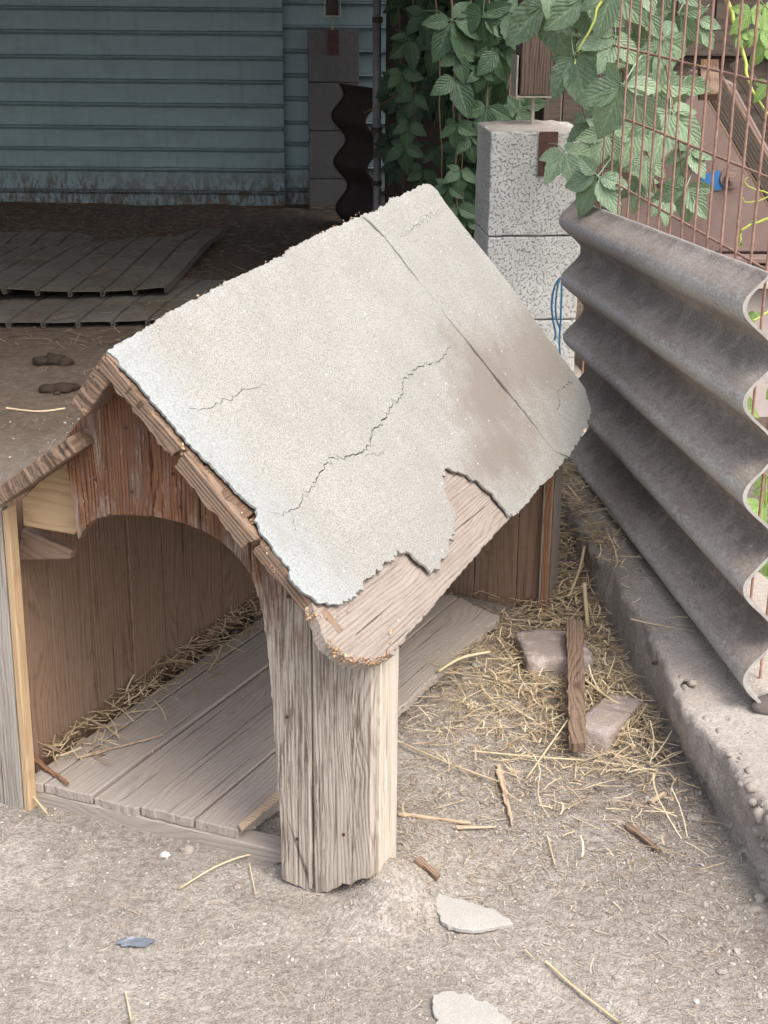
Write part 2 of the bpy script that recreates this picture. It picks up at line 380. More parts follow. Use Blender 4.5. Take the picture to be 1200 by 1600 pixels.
def prism(name, pts, thick, mat, parent=None, mw=None, bev=.0018, z0=0.0, mats=None, fm=None):
    """polygon in local xy, extruded from z0 to z0+thick"""
    n = len(pts)
    vs = [(p[0], p[1], z0) for p in pts] + [(p[0], p[1], z0+thick) for p in pts]
    fs = [tuple(reversed(range(n))), tuple(range(n, 2*n))] + [(i, (i+1) % n, n+(i+1) % n, n+i) for i in range(n)]
    o = mesh(name, vs, fs, mat, parent, mw, mats=mats, fm=fm); fixn(o)
    if bev: bevel(o, bev, 1)
    return o
def rough_line(a, b, step=.006, amp=.0015, seed=0.0, amp2=0.0):
    a = Vector(a); b = Vector(b); L = (b-a).length; n = max(1, int(L/step))
    d = (b-a).normalized(); p = Vector((-d.y, d.x)); out = []
    for i in range(n):
        q = a + d*(L*i/n)
        if i: q = q + p*(amp*nz(q.x*190+seed, q.y*190, seed)*2 + amp2*nz(q.x*40+seed, q.y*40, 3+seed)*2) + d*(amp*.6*nz(q.x*220, q.y*220, seed+9))
        out.append((q.x, q.y))
    return out
def rough_poly(pts, amps, step=.006, seed=0.0):
    out = []
    for i in range(len(pts)):
        am = amps[i] if isinstance(amps, (list, tuple)) else amps
        out += rough_line(pts[i], pts[(i+1) % len(pts)], step if am else 9, am, seed+i*3.3, am*.8)
    return out
def tube(path, rads, sides=6, cap=True):
    vs, fs = [], []; n = len(path)
    path = [Vector(p) for p in path]
    if not isinstance(rads, (list, tuple)): rads = [rads]*n
    ref = Vector((0, 0, 1))
    for i, p in enumerate(path):
        t = (path[min(n-1, i+1)] - path[max(0, i-1)]).normalized()
        if abs(t.dot(ref)) > .95: r_ = Vector((1, 0, 0))
        else: r_ = ref
        a = t.cross(r_).normalized(); b = t.cross(a)
        for k in range(sides):
            an = 2*math.pi*k/sides
            vs.append(p + (a*math.cos(an)+b*math.sin(an))*rads[i])
    for i in range(n-1):
        for k in range(sides):
            k2 = (k+1) % sides
            fs.append((i*sides+k, i*sides+k2, (i+1)*sides+k2, (i+1)*sides+k))
    if cap:
        fs.append(tuple(range(sides))); fs.append(tuple((n-1)*sides+k for k in reversed(range(sides))))
    return vs, fs
def merge(parts):
    vs, fs = [], []
    for v, f in parts:
        o = len(vs); vs += list(v); fs += [tuple(i+o for i in q) for q in f]
    return vs, fs
def box(c, s):
    x, y, z = c; a, b, d = s[0]/2, s[1]/2, s[2]/2
    vs = [(x+i*a, y+j*b, z+k*d) for k in (-1, 1) for j in (-1, 1) for i in (-1, 1)]
    fs = [(0, 2, 3, 1), (4, 5, 7, 6), (0, 1, 5, 4), (2, 6, 7, 3), (0, 4, 6, 2), (1, 3, 7, 5)]
    return vs, fs
def smooth_path(pts, n=6):
    out = []; P = [Vector(p) for p in pts]
    for i in range(len(P)-1):
        p0 = P[max(0, i-1)]; p1 = P[i]; p2 = P[i+1]; p3 = P[min(len(P)-1, i+2)]
        for k in range(n):
            t = k/n
            out.append(.5*((2*p1)+(p2-p0)*t+(2*p0-5*p1+4*p2-p3)*t*t+(3*p1-p0-3*p2+p3)*t**3))
    out.append(P[-1]); return out

# ================================================================ SETTING: ground
def gh(x, y):
    z = .010*nz(x*1.7, y*1.7, 1) + .0045*nz(x*7, y*7, 2) + .0022*nz(x*23, y*23, 5)
    z += .030*math.exp(-(((x-.17)/.15)**2 + ((y-2.72)/.30)**2))
    z += .060*math.exp(-(((x-.012)/.055)**2 + ((y-2.0)/.075)**2)) + .02*math.exp(-(((x-.06)/.07)**2 + ((y-2.15)/.1)**2))
    z += .100*math.exp(-(((x-.42)/.085)**2 + ((y-3.75)/.55)**2))
    if y > 6: z += .05*math.exp(-((y-8.1)/.55)**2)*(1+.5*nz(x*2.2, 4.1))
    return z
def grid_ground():
    xs = []; x = -7.0
    while x < -1.15: xs.append(x); x += .12
    x = -1.15
    while x < .95: xs.append(x); x += .011
    while x < 7: xs.append(x); x += .15
    ys = [-3, -2, -1, 0, .6, 1.0, 1.3, 1.45]; y = 1.55
    while y < 3.2: ys.append(y); y += .010
    while y < 5: ys.append(y); y += .025
    while y < 8.8: ys.append(y); y += .05
    while y < 60: ys.append(y); y *= 1.15
    xs = [-60, -30, -12] + xs + [12, 30, 60]
    vs = []; fs = []
    for yy in ys:
        for xx in xs:
            d = gh(xx, yy)
            if yy < 3.3 and -1.2 < xx < 1: d += .0016*nz(xx*70, yy*70, 1.5) + .0012*nz(xx*140, yy*140, 7)
            vs.append((xx, yy, d))
    nx = len(xs)
    for j in range(len(ys)-1):
        for i in range(nx-1):
            fs.append((j*nx+i, j*nx+i+1, (j+1)*nx+i+1, (j+1)*nx+i))
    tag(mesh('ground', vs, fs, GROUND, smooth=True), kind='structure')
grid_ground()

# ---- concrete curb under the fence
FD = Vector((-.118, .993, 0)); FN = Vector((.993, .118, 0))
CB = Vector((.600, 2.10, 0))      # a point on the curb's left foot line
curb = empty('concrete_curb', CB, 'crumbling gravelly concrete footing running along the foot of the wire fence', 'curb')
def build_curb():
    prof = [(-.003, -.03), (-.002, .0), (0, .02), (.002, .045), (.0, .07), (-.001, .09), (-.002, .106), (-.001, .116), (.003, .122), (.009, .1245), (.018, .125), (.03, .125), (.05, .125), (.08, .125), (.12, .126), (.17, .126), (.24, .126), (.32, .125), (.34, .11), (.34, -.03)]
    vs = []; fs = []; n = len(prof); ss = []; s = -1.5
    while s < 3.1: ss.append(s); s += .012
    for s in ss:
        chunk = max(0, nz(s*5, 3.3))*.05 + max(0, nz(s*16, 1.3))*.018
        bend = .024*math.exp(-((s-.30)/.22)**2)
        for k, (a, z) in enumerate(prof):
            ed = math.exp(-((a-.004)/.03)**2)*max(0, min(1, (z-.05)/.05))
            p = FD*s + FN*(a - bend*(1 if z > .04 else 0))
            q = Vector((p.x*32, p.y*32, z*32))
            p = p + FN*(ed*chunk + .007*noise.noise(q) + (.006 if z < .122 else .002)*noise.noise(q*2.7) + (.004 if z < .122 else .0)*noise.noise(q*6)) + Vector((0, 0, z - ed*chunk*.35 + (.003*noise.noise(q*1.3+Vector((5, 5, 5))) if a > 0 else 0)))
            vs.append(p)
    for i in range(len(ss)-1):
        for k in range(n-1):
            fs.append((i*n+k, i*n+k+1, (i+1)*n+k+1, (i+1)*n+k))
    o = mesh('concrete_strip', vs, fs, CONC, curb, smooth=True); fixn(o)
build_curb()
def stone_mesh(name, r, seed, sub=2, flat=.7):
    bm = bmesh.new(); bmesh.ops.create_icosphere(bm, subdivisions=sub, radius=1)
    for v in bm.verts:
        c = v.co.copy(); k = 1 + .38*noise.noise(c*1.3+Vector((seed, 0, 0))) + .14*noise.noise(c*3.1+Vector((0, seed, 0)))
        v.co = Vector((c.x*k*r, c.y*k*r*.8, c.z*k*r*flat))
    me = bpy.data.meshes.new(name); bm.to_mesh(me); bm.free()
    me.polygons.foreach_set('use_smooth', [True]*len(me.polygons)); return me
stones = []
for i in range(6):
    me = stone_mesh('stone', .012, i*5.1); me.materials.append(STONE); stones.append(me)
for (x, y, r) in [(1127, 1222, .013), (1099, 1218, .011), (1184, 1275, .016), (1180, 1298, .014), (1076, 1196, .008), (1195, 1322, .012), (1163, 1330, .009), (1140, 1290, .009), (1178, 1350, .010), (1085, 1240, .007), (1020, 1050, .008), (1050, 1105, .007), (1190, 1370, .011)]:
    p = onp(x, y, CB + FN*-.004, FN) - CB
    if p.z > .118: p.z = .118
    o = bpy.data.objects.new('stone', stones[rng.randrange(6)]); COL.objects.link(o); o.parent = curb
    o.location = p + FN*(.004); s = r/.012; o.scale = (s, s, s); o.rotation_euler = (U(0, 3), U(0, 3), U(0, 3))

def curb_grit():
    r = random.Random(9); vs = []; fs = []
    bmx = bmesh.new(); bmesh.ops.create_icosphere(bmx, subdivisions=2, radius=1); bv = [v.co.copy() for v in bmx.verts]; bf = [tuple(v.index for v in f.verts) for f in bmx.faces]; bmx.free()
    for k in range(240):
        s = r.uniform(-.75, .45); z = r.uniform(.0, .122); rad = .002+.009*r.random()**3; p = FD*s + FN*(r.uniform(-.004, .003)+(.004 if z < .03 else 0)) + Vector((0, 0, z)); o = len(vs)
        if r.random() < .22: p = FD*s + FN*r.uniform(.0, .03) + Vector((0, 0, .122))
        for v in bv:
            q = 1+.4*noise.noise(v*1.4+Vector((k, 0, 0))); vs.append(p+Vector((v.x*rad*q, v.y*rad*q*1.2, v.z*rad*q*.8)))
        fs += [tuple(i+o for i in f) for f in bf]
    tag(mesh('grit', vs, fs, STONE, curb, smooth=True), kind='stuff')
curb_grit()
# ================================================================ KENNEL
LJ = gp(38, 1265); RJ = gp(583, 1420)
ku = (RJ-LJ).normalized(); kz = Vector((0, 0, 1)); kw = kz.cross(ku)   # u: across the front, w: inward
KM = frame(LJ, ku, kw)
KI = KM.inverted()
ken = empty('dog_kennel', KM, 'weathered wooden dog kennel with arched doorway and torn grey felt roof', 'kennel')
def K(x, y, z): return KI @ gp(x, y, z)
def KF(x, y, off=0.0):       # on the front plane, kennel coordinates
    return KI @ onp(x, y, LJ + kw*off, kw)
def KP(x, y, p, n):          # on any kennel-space plane
    wn = (KM.to_3x3() @ Vector(n)).normalized(); return KI @ onp(x, y, KM @ Vector(p), wn)
FT = .019
def fboard(name, uz, mat=W_FRONT, w=0.0, t=FT, seed=0.0, amps=0.0, bev=.0022, parent=ken):
    """board standing in the front plane; outline given as (u, z); grain vertical"""
    c = Vector((sum(p[0] for p in uz)/len(uz), w, 0))
    pts = [(p[1], p[0]-c.x) for p in uz]
    pts = rough_poly(pts, amps, .006, seed) if amps != 0.0 else pts
    return prism(name, pts, t, mat, parent, frame(c, (0, 0, 1), (1, 0, 0)), bev)
# arch outline in (u, z)
ARC = [(KF(x, y).x, KF(x, y).z) for x, y in [(122, 846), (128, 832), (138, 820), (152, 811), (172, 806), (205, 806), (245, 809), (285, 818), (320, 832), (345, 847), (368, 868), (385, 890), (396, 910), (404, 935), (411, 965), (417, 1010), (421, 1050), (426, 1110), (432, 1200), (437, 1290), (440, 1374)]]
def arc_z(u):
    for (a, za), (b_, zb) in zip(ARC, ARC[1:]):
        if a <= u <= b_: return za + (zb-za)*(u-a)/(b_-a+1e-9)
    return ARC[0][1]
def top_z(u):                 # underside line of the roof on the front wall
    ap = .262
    return .835 - (u-ap)*.985 if u > ap else .835 - (ap-u)*1.20
arch_knee = KF(394, 905)
joints = [KF(122, 846).x-.002, KF(166, 750).x, KF(234, 750).x, KF(311, 780).x, KF(391, 880).x, KF(487, 1150).x, .657]
print('joints', joints)
for k in range(6):
    a, b_ = joints[k]+.0013, joints[k+1]-.0013
    if k < 4:
        n = 9; bot = []
        for i in range(n+1):
            u = a+(b_-a)*i/n; bot.append((u, arc_z(min(max(u, ARC[0][0]+.001), ARC[-1][0]))))
        topn = [(b_, top_z(b_))] + ([(.262, top_z(.262))] if a < .262 < b_ else []) + [(a, top_z(a))]
        if k == 0: topn = [(b_, top_z(b_)), (a-.012, top_z(a-.012)), (a-.014, .665)]
        uz = bot + topn
        fboard('front_board', uz, seed=k*7.0, amps=[.0006]*len(bot) + [.0]*len(topn))
    elif k == 4:
        side = [p for p in ARC if p[0] > a+.001]
        uz = side + [(KF(497, 1397).x-.006, -.004), (b_, -.006), (b_, top_z(b_)), (a, top_z(a)), (a, arc_z(a))]
        fboard('front_board', uz, seed=31.0, amps=[.0008]*(len(side)-1) + [.0012, .0012, 0, 0, 0, .0008])
    else:
        bt = [KF(x, y) for x, y in [(500, 1396), (515, 1394), (530, 1386), (548, 1384), (560, 1376), (583, 1374)]]
        uz = [(a, -.004)] + [(p.x, p.z) for p in bt[1:]] + [(b_, top_z(b_)), (a, top_z(a))]
        uz[-3] = (b_, uz[-3][1])
        fboard('front_board', uz, seed=47.0, amps=[.002]*5+[0, 0, 0])
# narrow bead strips covering the board joints on the gable
for k in (1, 2):
    u = joints[k]; fboard('bead_strip', [(u-.004, arc_z(u)+.004), (u+.0035, arc_z(u)+.004), (u+.003, top_z(u)-.02), (u-.0035, top_z(u)-.02)], w=-.003, t=.004, bev=.001)
u = joints[5]; fboard('bead_strip', [(u-.007, .008), (u-.002, .004), (u-.0045, top_z(u)-.03), (u-.0075, top_z(u)-.03)], w=-.0025, t=.004, bev=.001)
# left jamb board, grey, with its fresh sawn edge
jt = KF(20, 806); jr = KF(26, 900).x
fboard('jamb_board', [(-.075, -.02), (-.003, -.02), (.004, .54), (.006, .555), (-.075, .47)], mat=W_GREY, seed=3.0, amps=[.002, 0, 0, 0, 0])
prism('jamb_edge', [(-.02, 0), (.548, 0), (.556, .013), (-.02, .013)], .022, W_FRESH, ken, frame(Vector((.000, -.001, 0)), (0.012, 0, 1), (1, 0, 0)))
# fresh board behind the gable's broken left end, with a short brace beneath
fr = [KF(x, y, .035) for x, y in [(34, 778), (72, 742), (98, 705), (140, 700), (140, 780), (116, 836), (36, 822)]]
c0 = fr[0]
prism('cross_board', [(p.x-c0.x, p.z-c0.z) for p in fr], -.018, W_FRESH, ken, frame(c0, (1, 0, 0), (0, 0, 1)))
fr = [KF(x, y, .07) for x, y in [(34, 826), (112, 842), (112, 858), (34, 880)]]
prism('cross_brace', [(p.x-fr[0].x, p.z-fr[0].z) for p in fr], -.018, W_INNER, ken, frame(fr[0], (1, 0, -.2), (.2, 0, 1)))
# left wall: upright boards seen from inside
FZ = .046
la = K(46, 1190, FZ); lb = K(392, 938, FZ)
ld = (lb-la).normalized(); ld.z = 0; ld.normalize()
wl = 1.16
def wall_boards(name, p0, d, length, bw, z0, ztop, mat, inward, t=.018):
    s = 0.0; i = 0
    while s < length-.01:
        ww = min(bw*U(.9, 1.12), length-s)
        za = ztop(s); zb = ztop(s+ww)
        zz = z0(i) if callable(z0) else z0
        pts = rough_poly([(zz, .0016), (zz, ww-.0016), (zb, ww-.0016), (za, .0016)], [.0012, 0, 0, 0], .01, i*2.0)
        o = p0 + d*s + inward*(-t+U(-.0012, .0012))
        x, y = Vector((0, 0, 1)), d
        if x.cross(y).dot(inward) < 0:
            pts2 = [(p[0], -p[1]) for p in pts]; prism(name, pts2, t, mat, ken, frame(o, x, -d), .0015)
        else: prism(name, pts, t, mat, ken, frame(o, x, d), .0015)
        s += ww; i += 1
linw = Vector((-ld.y, ld.x, 0));  linw = -linw if linw.x < 0 else linw
la0 = la - ld*.02
wall_boards('side_board', Vector((la0.x, la0.y, 0)), ld, wl, .115, -.01, lambda s: .535 + .01*s, W_INNER, linw)
# back wall
PB = K(855, 963, 0.0)
bl = Vector((la0.x, la0.y, 0)) + ld*(wl-.02)
br = Vector((PB.x-.004, PB.y+.01, 0))
bd = (br-bl).normalized()
def bt(s): 
    u = (bl+bd*s).x
    return min(.80 - (u-.26)*1.35, .90) if u > .26 else .86-(.26-u)*1.2
binw = Vector((bd.y, -bd.x, 0))
s = 0; i = 0; LB = (br-bl).length
while s < LB-.005:
    ww = min(.10*U(.9, 1.1), LB-s)
    um = s+ww
    pts = rough_poly([(.0, .0008), (.0, ww-.0008), (bt(s+ww), ww-.0008), (bt(s), .0008)], [.002, 0, 0, 0], .01, i*2.0)
    prism('back_board', pts, .018, W_INNER, ken, frame(bl+bd*s, (0, 0, 1), bd), .0015)
    s += ww; i += 1
# right wall: only the first and last boards are left
def side_piece(name, p0, d, ww, z0s, z1, mat, t=.019, seed=0.0, amp=.002):
    pts = [(z0s[0], 0), (z0s[1], ww), (z1[1], ww), (z1[0], 0)]
    pts = rough_poly(pts, [amp, 0, 0, 0], .006, seed)
    return prism(name, pts, t, mat, ken, frame(p0, (0, 0, 1), d), .002)
rd = (Vector((PB.x, PB.y, 0)) - Vector((.66, 0, 0))).normalized()
p1 = KP(600, 1200, (.66, 0, 0), (rd.y, -rd.x, 0)); p2 = KP(617, 1200, (.66, 0, 0), (rd.y, -rd.x, 0))
print('side cols', p1, p2, rd)
side_piece('side_board', Vector((.661, FT+.001, 0)), rd, max(.02, p1.y-FT), (.045, .02), (.43, .44), W_SIDE, seed=1)
side_piece('side_board', Vector((.659, p1.y+.003, 0)), rd, max(.03, p2.y-p1.y), (.03, .01), (.44, .45), W_SIDE, seed=5)
# a slim corner post inside the front right corner
prism('corner_post', [(.07, 0), (.07, .03), (.42, .03), (.42, 0)], .03, W_GREY, ken, frame(Vector((.605, FT+.002, 0)), (0, 0, 1), (1, 0, 0)))
bq = Vector((PB.x, PB.y, 0))
side_piece('side_board', bq-rd*.012, rd, .10, (.0, -.01), (.40, .40), W_GREY, t=.020, seed=11, amp=.003)
prism('corner_post', [(.008, 0), (.012, .016), (.40, .016), (.40, 0)], .022, W_ORANGE, ken, frame(bq - rd*.014 + Vector((-.017, 0, 0)), (0, 0, 1), (1, 0, 0)))
# nail heads
def nails(pts):
    for (u, z) in pts:
        vs, fs = tube([(u, -.0005, z), (u, -.0022, z)], .0028, 8); mesh('nail', vs, fs, BRPLATE, ken)
nails([(.19, .63), (.25, .72), (.255, .62), (.33, .66), (.34, .61), (.42, .60), (.52, .50), (.60, .43), (.61, .12), (.53, .09), (.515, .30)])
# ---- floor
def floor():
    fl = [K(x, y, FZ) for x, y in [(45, 1221), (67, 1226), (144, 1244), (216, 1262), (304, 1279), (372, 1297)]]
    fdv = (K(427, 1097, FZ)-K(216, 1263, FZ)).normalized()
    ends = fl + [K(440, 1312, FZ)]
    fx = (fl[4]-fl[1]).normalized(); px = Vector((fdv.y, -fdv.x, 0))
    if px.x < 0: px = -px
    n0 = fl[0]; L = 1.06
    ss = [(p-n0).dot(px) for p in fl[:5]] + [(K(620, 1112, FZ)-n0).dot(px)]
    br_ = K(439, 1250, FZ)-n0; bl_ = fl[5]-n0
    print('floor joints', ss)
    ss[0] -= .01
    for i in range(len(ss)-1):
        a, b_ = ss[i]+.0022, ss[i+1]-.0022
        if i == 6: a += .012
        sk0 = [(p-n0).dot(fdv) for p in fl][0]
        def f0(q): return (q-ss[0])*((fl[5]-fl[0]).dot(fdv)/(fl[5]-fl[0]).dot(px)) 
        pts = [(f0(a), a), (L, a), (L, b_), (f0(b_), b_)]
        am = [0, .003, 0, .0015]
        if i == 4: pts = [(f0(a), a), (L, a), (L-.05, b_), (.30, b_), (br_.dot(fdv), min(b_-.002, br_.dot(px))), (bl_.dot(fdv), bl_.dot(px))]; am = [0, .003, .003, .004, .005, .001]
        zz = -.018 + (-.003 if i in (2,) else 0)
        pts = [(p[0], -p[1]) for p in reversed(pts)]; nn2 = len(am); am = [am[(nn2-2-k) % nn2] for k in range(nn2)]
        pts = rough_poly(pts, am, .008, i*4.4)
        mm = frame(n0 + Vector((0, 0, zz + U(-.001, .001))), fdv, -px)
        # frame z must point up
        if mm.col[2][2] < 0: 
            pts = [(p[0], -p[1]) for p in reversed(pts)]; mm = frame(n0+Vector((0, 0, zz)), fdv, px)
        prism('floor_board', pts, .018, W_FLOOR, ken, mm, .0016)
    # front joist under the boards, ragged lower edge
    a = K(44, 1222, FZ); b_ = K(441, 1318, FZ); d = (b_-a).normalized(); L2 = (b_-a).length
    pts = rough_poly([(0, 0), (L2, .0), (L2, -.022), (L2*.8, -.040), (L2*.55, -.034), (L2*.3, -.030), (0, -.036)], [0, .002, .003, .003, .002, .002, 0], .008, 2.2)
    prism('floor_joist', pts, -.04, W_FLOOR, ken, frame(a+Vector((0, .004, -.0185)), d, (0, 0, 1)), .002)
    for q in (.5, .98):
        o = a + fdv*q
        prism('floor_joist', [(0, 0), (.40, 0), (.40, .03), (0, .03)], -.022, W_FLOOR, ken, frame(o+Vector((0, 0, -.0195)), d, fdv), .002)
    # splintered rim piece lying over the broken corner
    q = [K(x, y, FZ+.004) for x, y in [(372, 1292), (378, 1300), (437, 1250), (433, 1240)]]
    prism('floor_splinter', rough_poly([(p.x-q[0].x, p.y-q[0].y) for p in q], .0012, .012, 4.0), .005, W_CHIP, ken, Matrix.Translation(q[0]), .001)
    return n0, fdv, px
n0, fdv, px = floor()
# ---- roof
RC = [Vector((.265, -.06, .855)), Vector((.635, -.06, .490)), Vector((.257, 1.10, .927)), Vector((.610, 1.10, .430))]
def rp(s, t, h=0.0):
    p = (RC[0]*(1-s)+RC[1]*s)*(1-t) + (RC[2]*(1-s)+RC[3]*s)*t
    ds = (RC[1]-RC[0])*(1-t)+(RC[3]-RC[2])*t; dt = (RC[2]-RC[0])*(1-s)+(RC[3]-RC[1])*s
    n = ds.cross(dt).normalized()
    if n.z < 0: n = -n
    return p + n*h
KC = KI @ CAM
def rst(x, y):
    d = KI.to_3x3() @ ray(x, y); s, t = .5, .5
    for _ in range(12):
        p = rp(s, t); ds = (rp(s+1e-3, t)-p)*1000; dt = (rp(s, t+1e-3)-p)*1000
        A = Matrix((ds, dt, -d)).transposed(); r = A.inverted() @ (KC - p)
        s += r[0]; t += r[1]
    return (s, t)
def inpoly(p, poly):
    x, y = p; c = False; j = len(poly)-1
    for i in range(len(poly)):
        xi, yi = poly[i]; xj, yj = poly[j]
        if (yi > y) != (yj > y) and x < (xj-xi)*(y-yi)/(yj-yi)+xi: c = not c
        j = i
    return c
SS, TS = .52, 1.17           # metres per unit
def felt(name, pix, amp, h, thick, holes=(), seed=0.0):
    P = [rst(x, y) for x, y in pix]
    Pm = [(a*SS, b_*TS) for a, b_ in P]
    out = rough_poly(Pm, amp, .005, seed)
    allv = list(out); edges = [(i, (i+1) % len(out)) for i in range(len(out))]
    hp = []
    for path, wd in holes:
        q = [Vector(rst(x, y)) for x, y in path]; q = [Vector((a.x*SS, a.y*TS)) for a in q]
        fine = []
        for a, b_ in zip(q, q[1:]): fine += [Vector(v) for v in rough_line(a, b_, .006, .0055, seed+len(fine), .0)]
        fine.append(q[-1]); L_, R_ = [], []
        for i, a in enumerate(fine):
            t = (fine[min(i+1, len(fine)-1)]-fine[max(i-1, 0)]).normalized(); nn_ = Vector((-t.y, t.x))
            k = math.sin(math.pi*min(1, (i+.4)/(len(fine)-.2)))**.4*wd*(1+.7*nz(i*.9, seed, 3))
            L_.append(a+nn_*k/2); R_.append(a-nn_*k/2)
        poly = [tuple(v) for v in L_+R_[::-1]]
        o = len(allv); allv += poly; edges += [(o+i, o+(i+1) % len(poly)) for i in range(len(poly))]; hp.append(poly)
    mnx = min(p[0] for p in out); mxx = max(p[0] for p in out); mny = min(p[1] for p in out); mxy = max(p[1] for p in out)
    x = mnx
    while x < mxx:
        y = mny
        while y < mxy:
            q = (x+U(-.003, .003), y+U(-.003, .003))
            if inpoly(q, out): allv.append(q)
            y += .011
        x += .011
    r = delaunay_2d_cdt([Vector(v) for v in allv], edges, [], 0, 1e-6)
    V, Fc = r[0], r[2]; vs = []; uvs = []
    for v in V:
        s, t = v.x/SS, v.y/TS
        hh = h + .0030*nz(v.x*7, v.y*7, seed) + .0016*nz(v.x*26, v.y*26, seed) + .0016*max(0, nz(v.x*14, v.y*3, seed+4))
        # felt bends down over the ridge, the front and the eave a little
        for e, dd in ((s, .012), (t, .012)):
            if e*1.0 < dd: hh -= (dd-max(e, -.02))*.22
        vs.append(rp(s, t, hh)); uvs.append((s, t))
    fs = []
    for f in Fc:
        c = (sum(V[i].x for i in f)/len(f), sum(V[i].y for i in f)/len(f))
        if not inpoly(c, out) or any(inpoly(c, q) for q in hp): continue
        fs.append(tuple(f))
    used = sorted({i for f in fs for i in f}); mp = {u_: i for i, u_ in enumerate(used)}
    vs = [vs[i] for i in used]; uvs = [uvs[i] for i in used]; fs = [tuple(mp[i] for i in f) for f in fs]
    o = mesh(name, vs, fs, FELT, ken, smooth=True, uvs=uvs)
    fixn(o)
    # make all normals look outward (up)
    me = o.data
    if sum(p.normal.z for p in me.polygons) < 0: me.flip_normals()
    md = o.modifiers.new('thickness', 'SOLIDIFY'); md.thickness = thick; md.offset = -1
    md = o.modifiers.new('es', 'EDGE_SPLIT'); md.split_angle = R(45)
    return o
# front sheet outline (photo pixels, laid on the roof plane)
main = [(168, 548), (200, 528), (213, 520), (260, 490), (330, 452), (400, 418), (440, 400), (452, 388), (500, 364), (573, 332),
        (600, 362), (660, 430), (720, 505), (780, 585), (840, 658), (886, 712),
        (868, 735), (840, 765), (812, 798), (797, 808), (785, 792), (765, 770), (742, 752), (712, 738), (694, 733), (692, 752), (696, 780), (706, 800), (708, 832), (700, 862), (688, 885), (672, 897), (655, 882), (640, 866), (618, 864), (600, 880), (575, 905), (548, 935), (526, 947), (500, 944), (478, 928), (455, 903), (452, 885),
        (428, 858), (396, 815), (400, 796), (365, 765), (322, 722), (300, 700), (270, 665), (240, 630), (205, 588)]
cr = [([(415, 800), (436, 806), (458, 797), (470, 785), (484, 762), (500, 738), (520, 716), (548, 712), (572, 705), (580, 680), (600, 655), (612, 632), (628, 618), (628, 598), (650, 574), (672, 570), (690, 562), (700, 545), (716, 540)], .0021),
      ([(284, 652), (300, 640), (322, 640), (345, 630), (366, 622), (380, 610), (404, 608), (420, 603)], .0012),
      ([(452, 800), (458, 815), (460, 830)], .0012),
      ([(566, 712), (590, 712), (605, 700)], .001)]
felt('felt_sheet', main, [.0018]*9+[.0005]*6+[.0015]*3+[.004]*20+[.0022]*30, .0025, .004, cr, 1.0)
rear = [(566, 340), (605, 318), (612, 308), (640, 300), (655, 290), (668, 288), (680, 298), (700, 326), (745, 385), (797, 452), (850, 525), (888, 575), (912, 610), (921, 640), (914, 668), (900, 690), (884, 716), (862, 705), (820, 650), (770, 590), (700, 500), (640, 425), (600, 375)]
felt('felt_sheet', rear, [.0022]*6+[.0008]*5+[.003]*5+[.001]*7, .0052, .0035,
     [([(868, 612), (880, 604), (893, 600)], .002), ([(868, 612), (872, 628), (868, 645), (880, 658)], .002), ([(622, 372), (650, 352), (690, 330)], .0012)], 2.0)
# roof boards under the felt, running front to back
sb = [0.0, .21, .41, .60, .78]
def roof_plank(s0, s1, t0, t1, mat=W_UNDER, h1=-.0075, th=.016, name='roof_board', endamp=.006, pts=None, seed=0):
    a = rp((s0+s1)/2, 0); bb = rp((s0+s1)/2, 1)
    X = (bb-a).normalized(); Y = rp(1, .5)-rp(0, .5); o = rp(s0, 0, h1)
    mm = frame(o, X, Y); inv = mm.inverted()
    if pts is None: c, am = [(s0, t0), (s0, t1), (s1, t1), (s1, t0)], [0, endamp, 0, endamp]
    else: c, am = pts
    pl = rough_poly([(p[0]*SS, p[1]*TS) for p in c], am, .006, seed)
    n = len(pl)
    vs = [inv @ rp(x/SS, y/TS, h1) for x, y in pl] + [inv @ rp(x/SS, y/TS, h1-th) for x, y in pl]
    fs = [tuple(reversed(range(n))), tuple(range(n, 2*n))] + [(i, (i+1) % n, n+(i+1) % n, n+i) for i in range(n)]
    o = mesh(name, vs, fs, mat, ken, mm); fixn(o); bevel(o, .0015, 1); return o
for i in range(4): roof_plank(sb[i]+.003, sb[i+1]-.003, .004, .985, seed=i*3.0)
# the bared lowest board, broken and rounded at its front end
ex = [(512, 990), (520, 1003), (536, 1018), (556, 1029), (580, 1032), (604, 1026), (622, 1012), (700, 922), (760, 852), (803, 805), (890, 708)]
cs = [rst(x, y) for x, y in ex]
top_in = [(.80, .97), (.80, .03), (.93, -.01)]
roof_plank(0.78, 1.05, 0, 1, mat=W_PLANK, pts=(cs+top_in, [.003]*5+[.0045, .0025, .0015, .0012, .0012, 0, 0, 0, .002]), seed=21, th=.02)
# rotten crumbs at the plank's end and along the front edge
def crumbs(pix, n, spread, size, name, mat, h=-.006):
    parts = []
    for _ in range(n):
        i = rng.randrange(len(pix)-1); f = rng.random()
        x = pix[i][0]+(pix[i+1][0]-pix[i][0])*f; y = pix[i][1]+(pix[i+1][1]-pix[i][1])*f
        s, t = rst(x, y); p = rp(s+U(-1, 1)*spread, t+U(-.6, 1)*spread*.5, h+U(-.010, .004))
        r_ = size*U(.4, 1.3); d = Vector((U(-1, 1), U(-1, 1), U(-1, 1))).normalized()
        e = d.cross(Vector((U(-1, 1), 1, 0))).normalized(); g = d.cross(e)
        vs = [p+d*r_*1.6, p+e*r_, p-e*r_*.6+g*r_, p-g*r_, p-d*r_*1.2]
        parts.append((vs, [(0, 1, 2), (0, 2, 3), (0, 3, 1), (4, 2, 1), (4, 3, 2), (4, 1, 3)]))
    vs, fs = merge(parts); o = mesh(name, vs, fs, mat, ken); tag(o, kind='stuff')
ROTM = straw_mat('rotten_wood_crumbs', (.17, .085, .04), (.34, .20, .10), (.50, .37, .24))
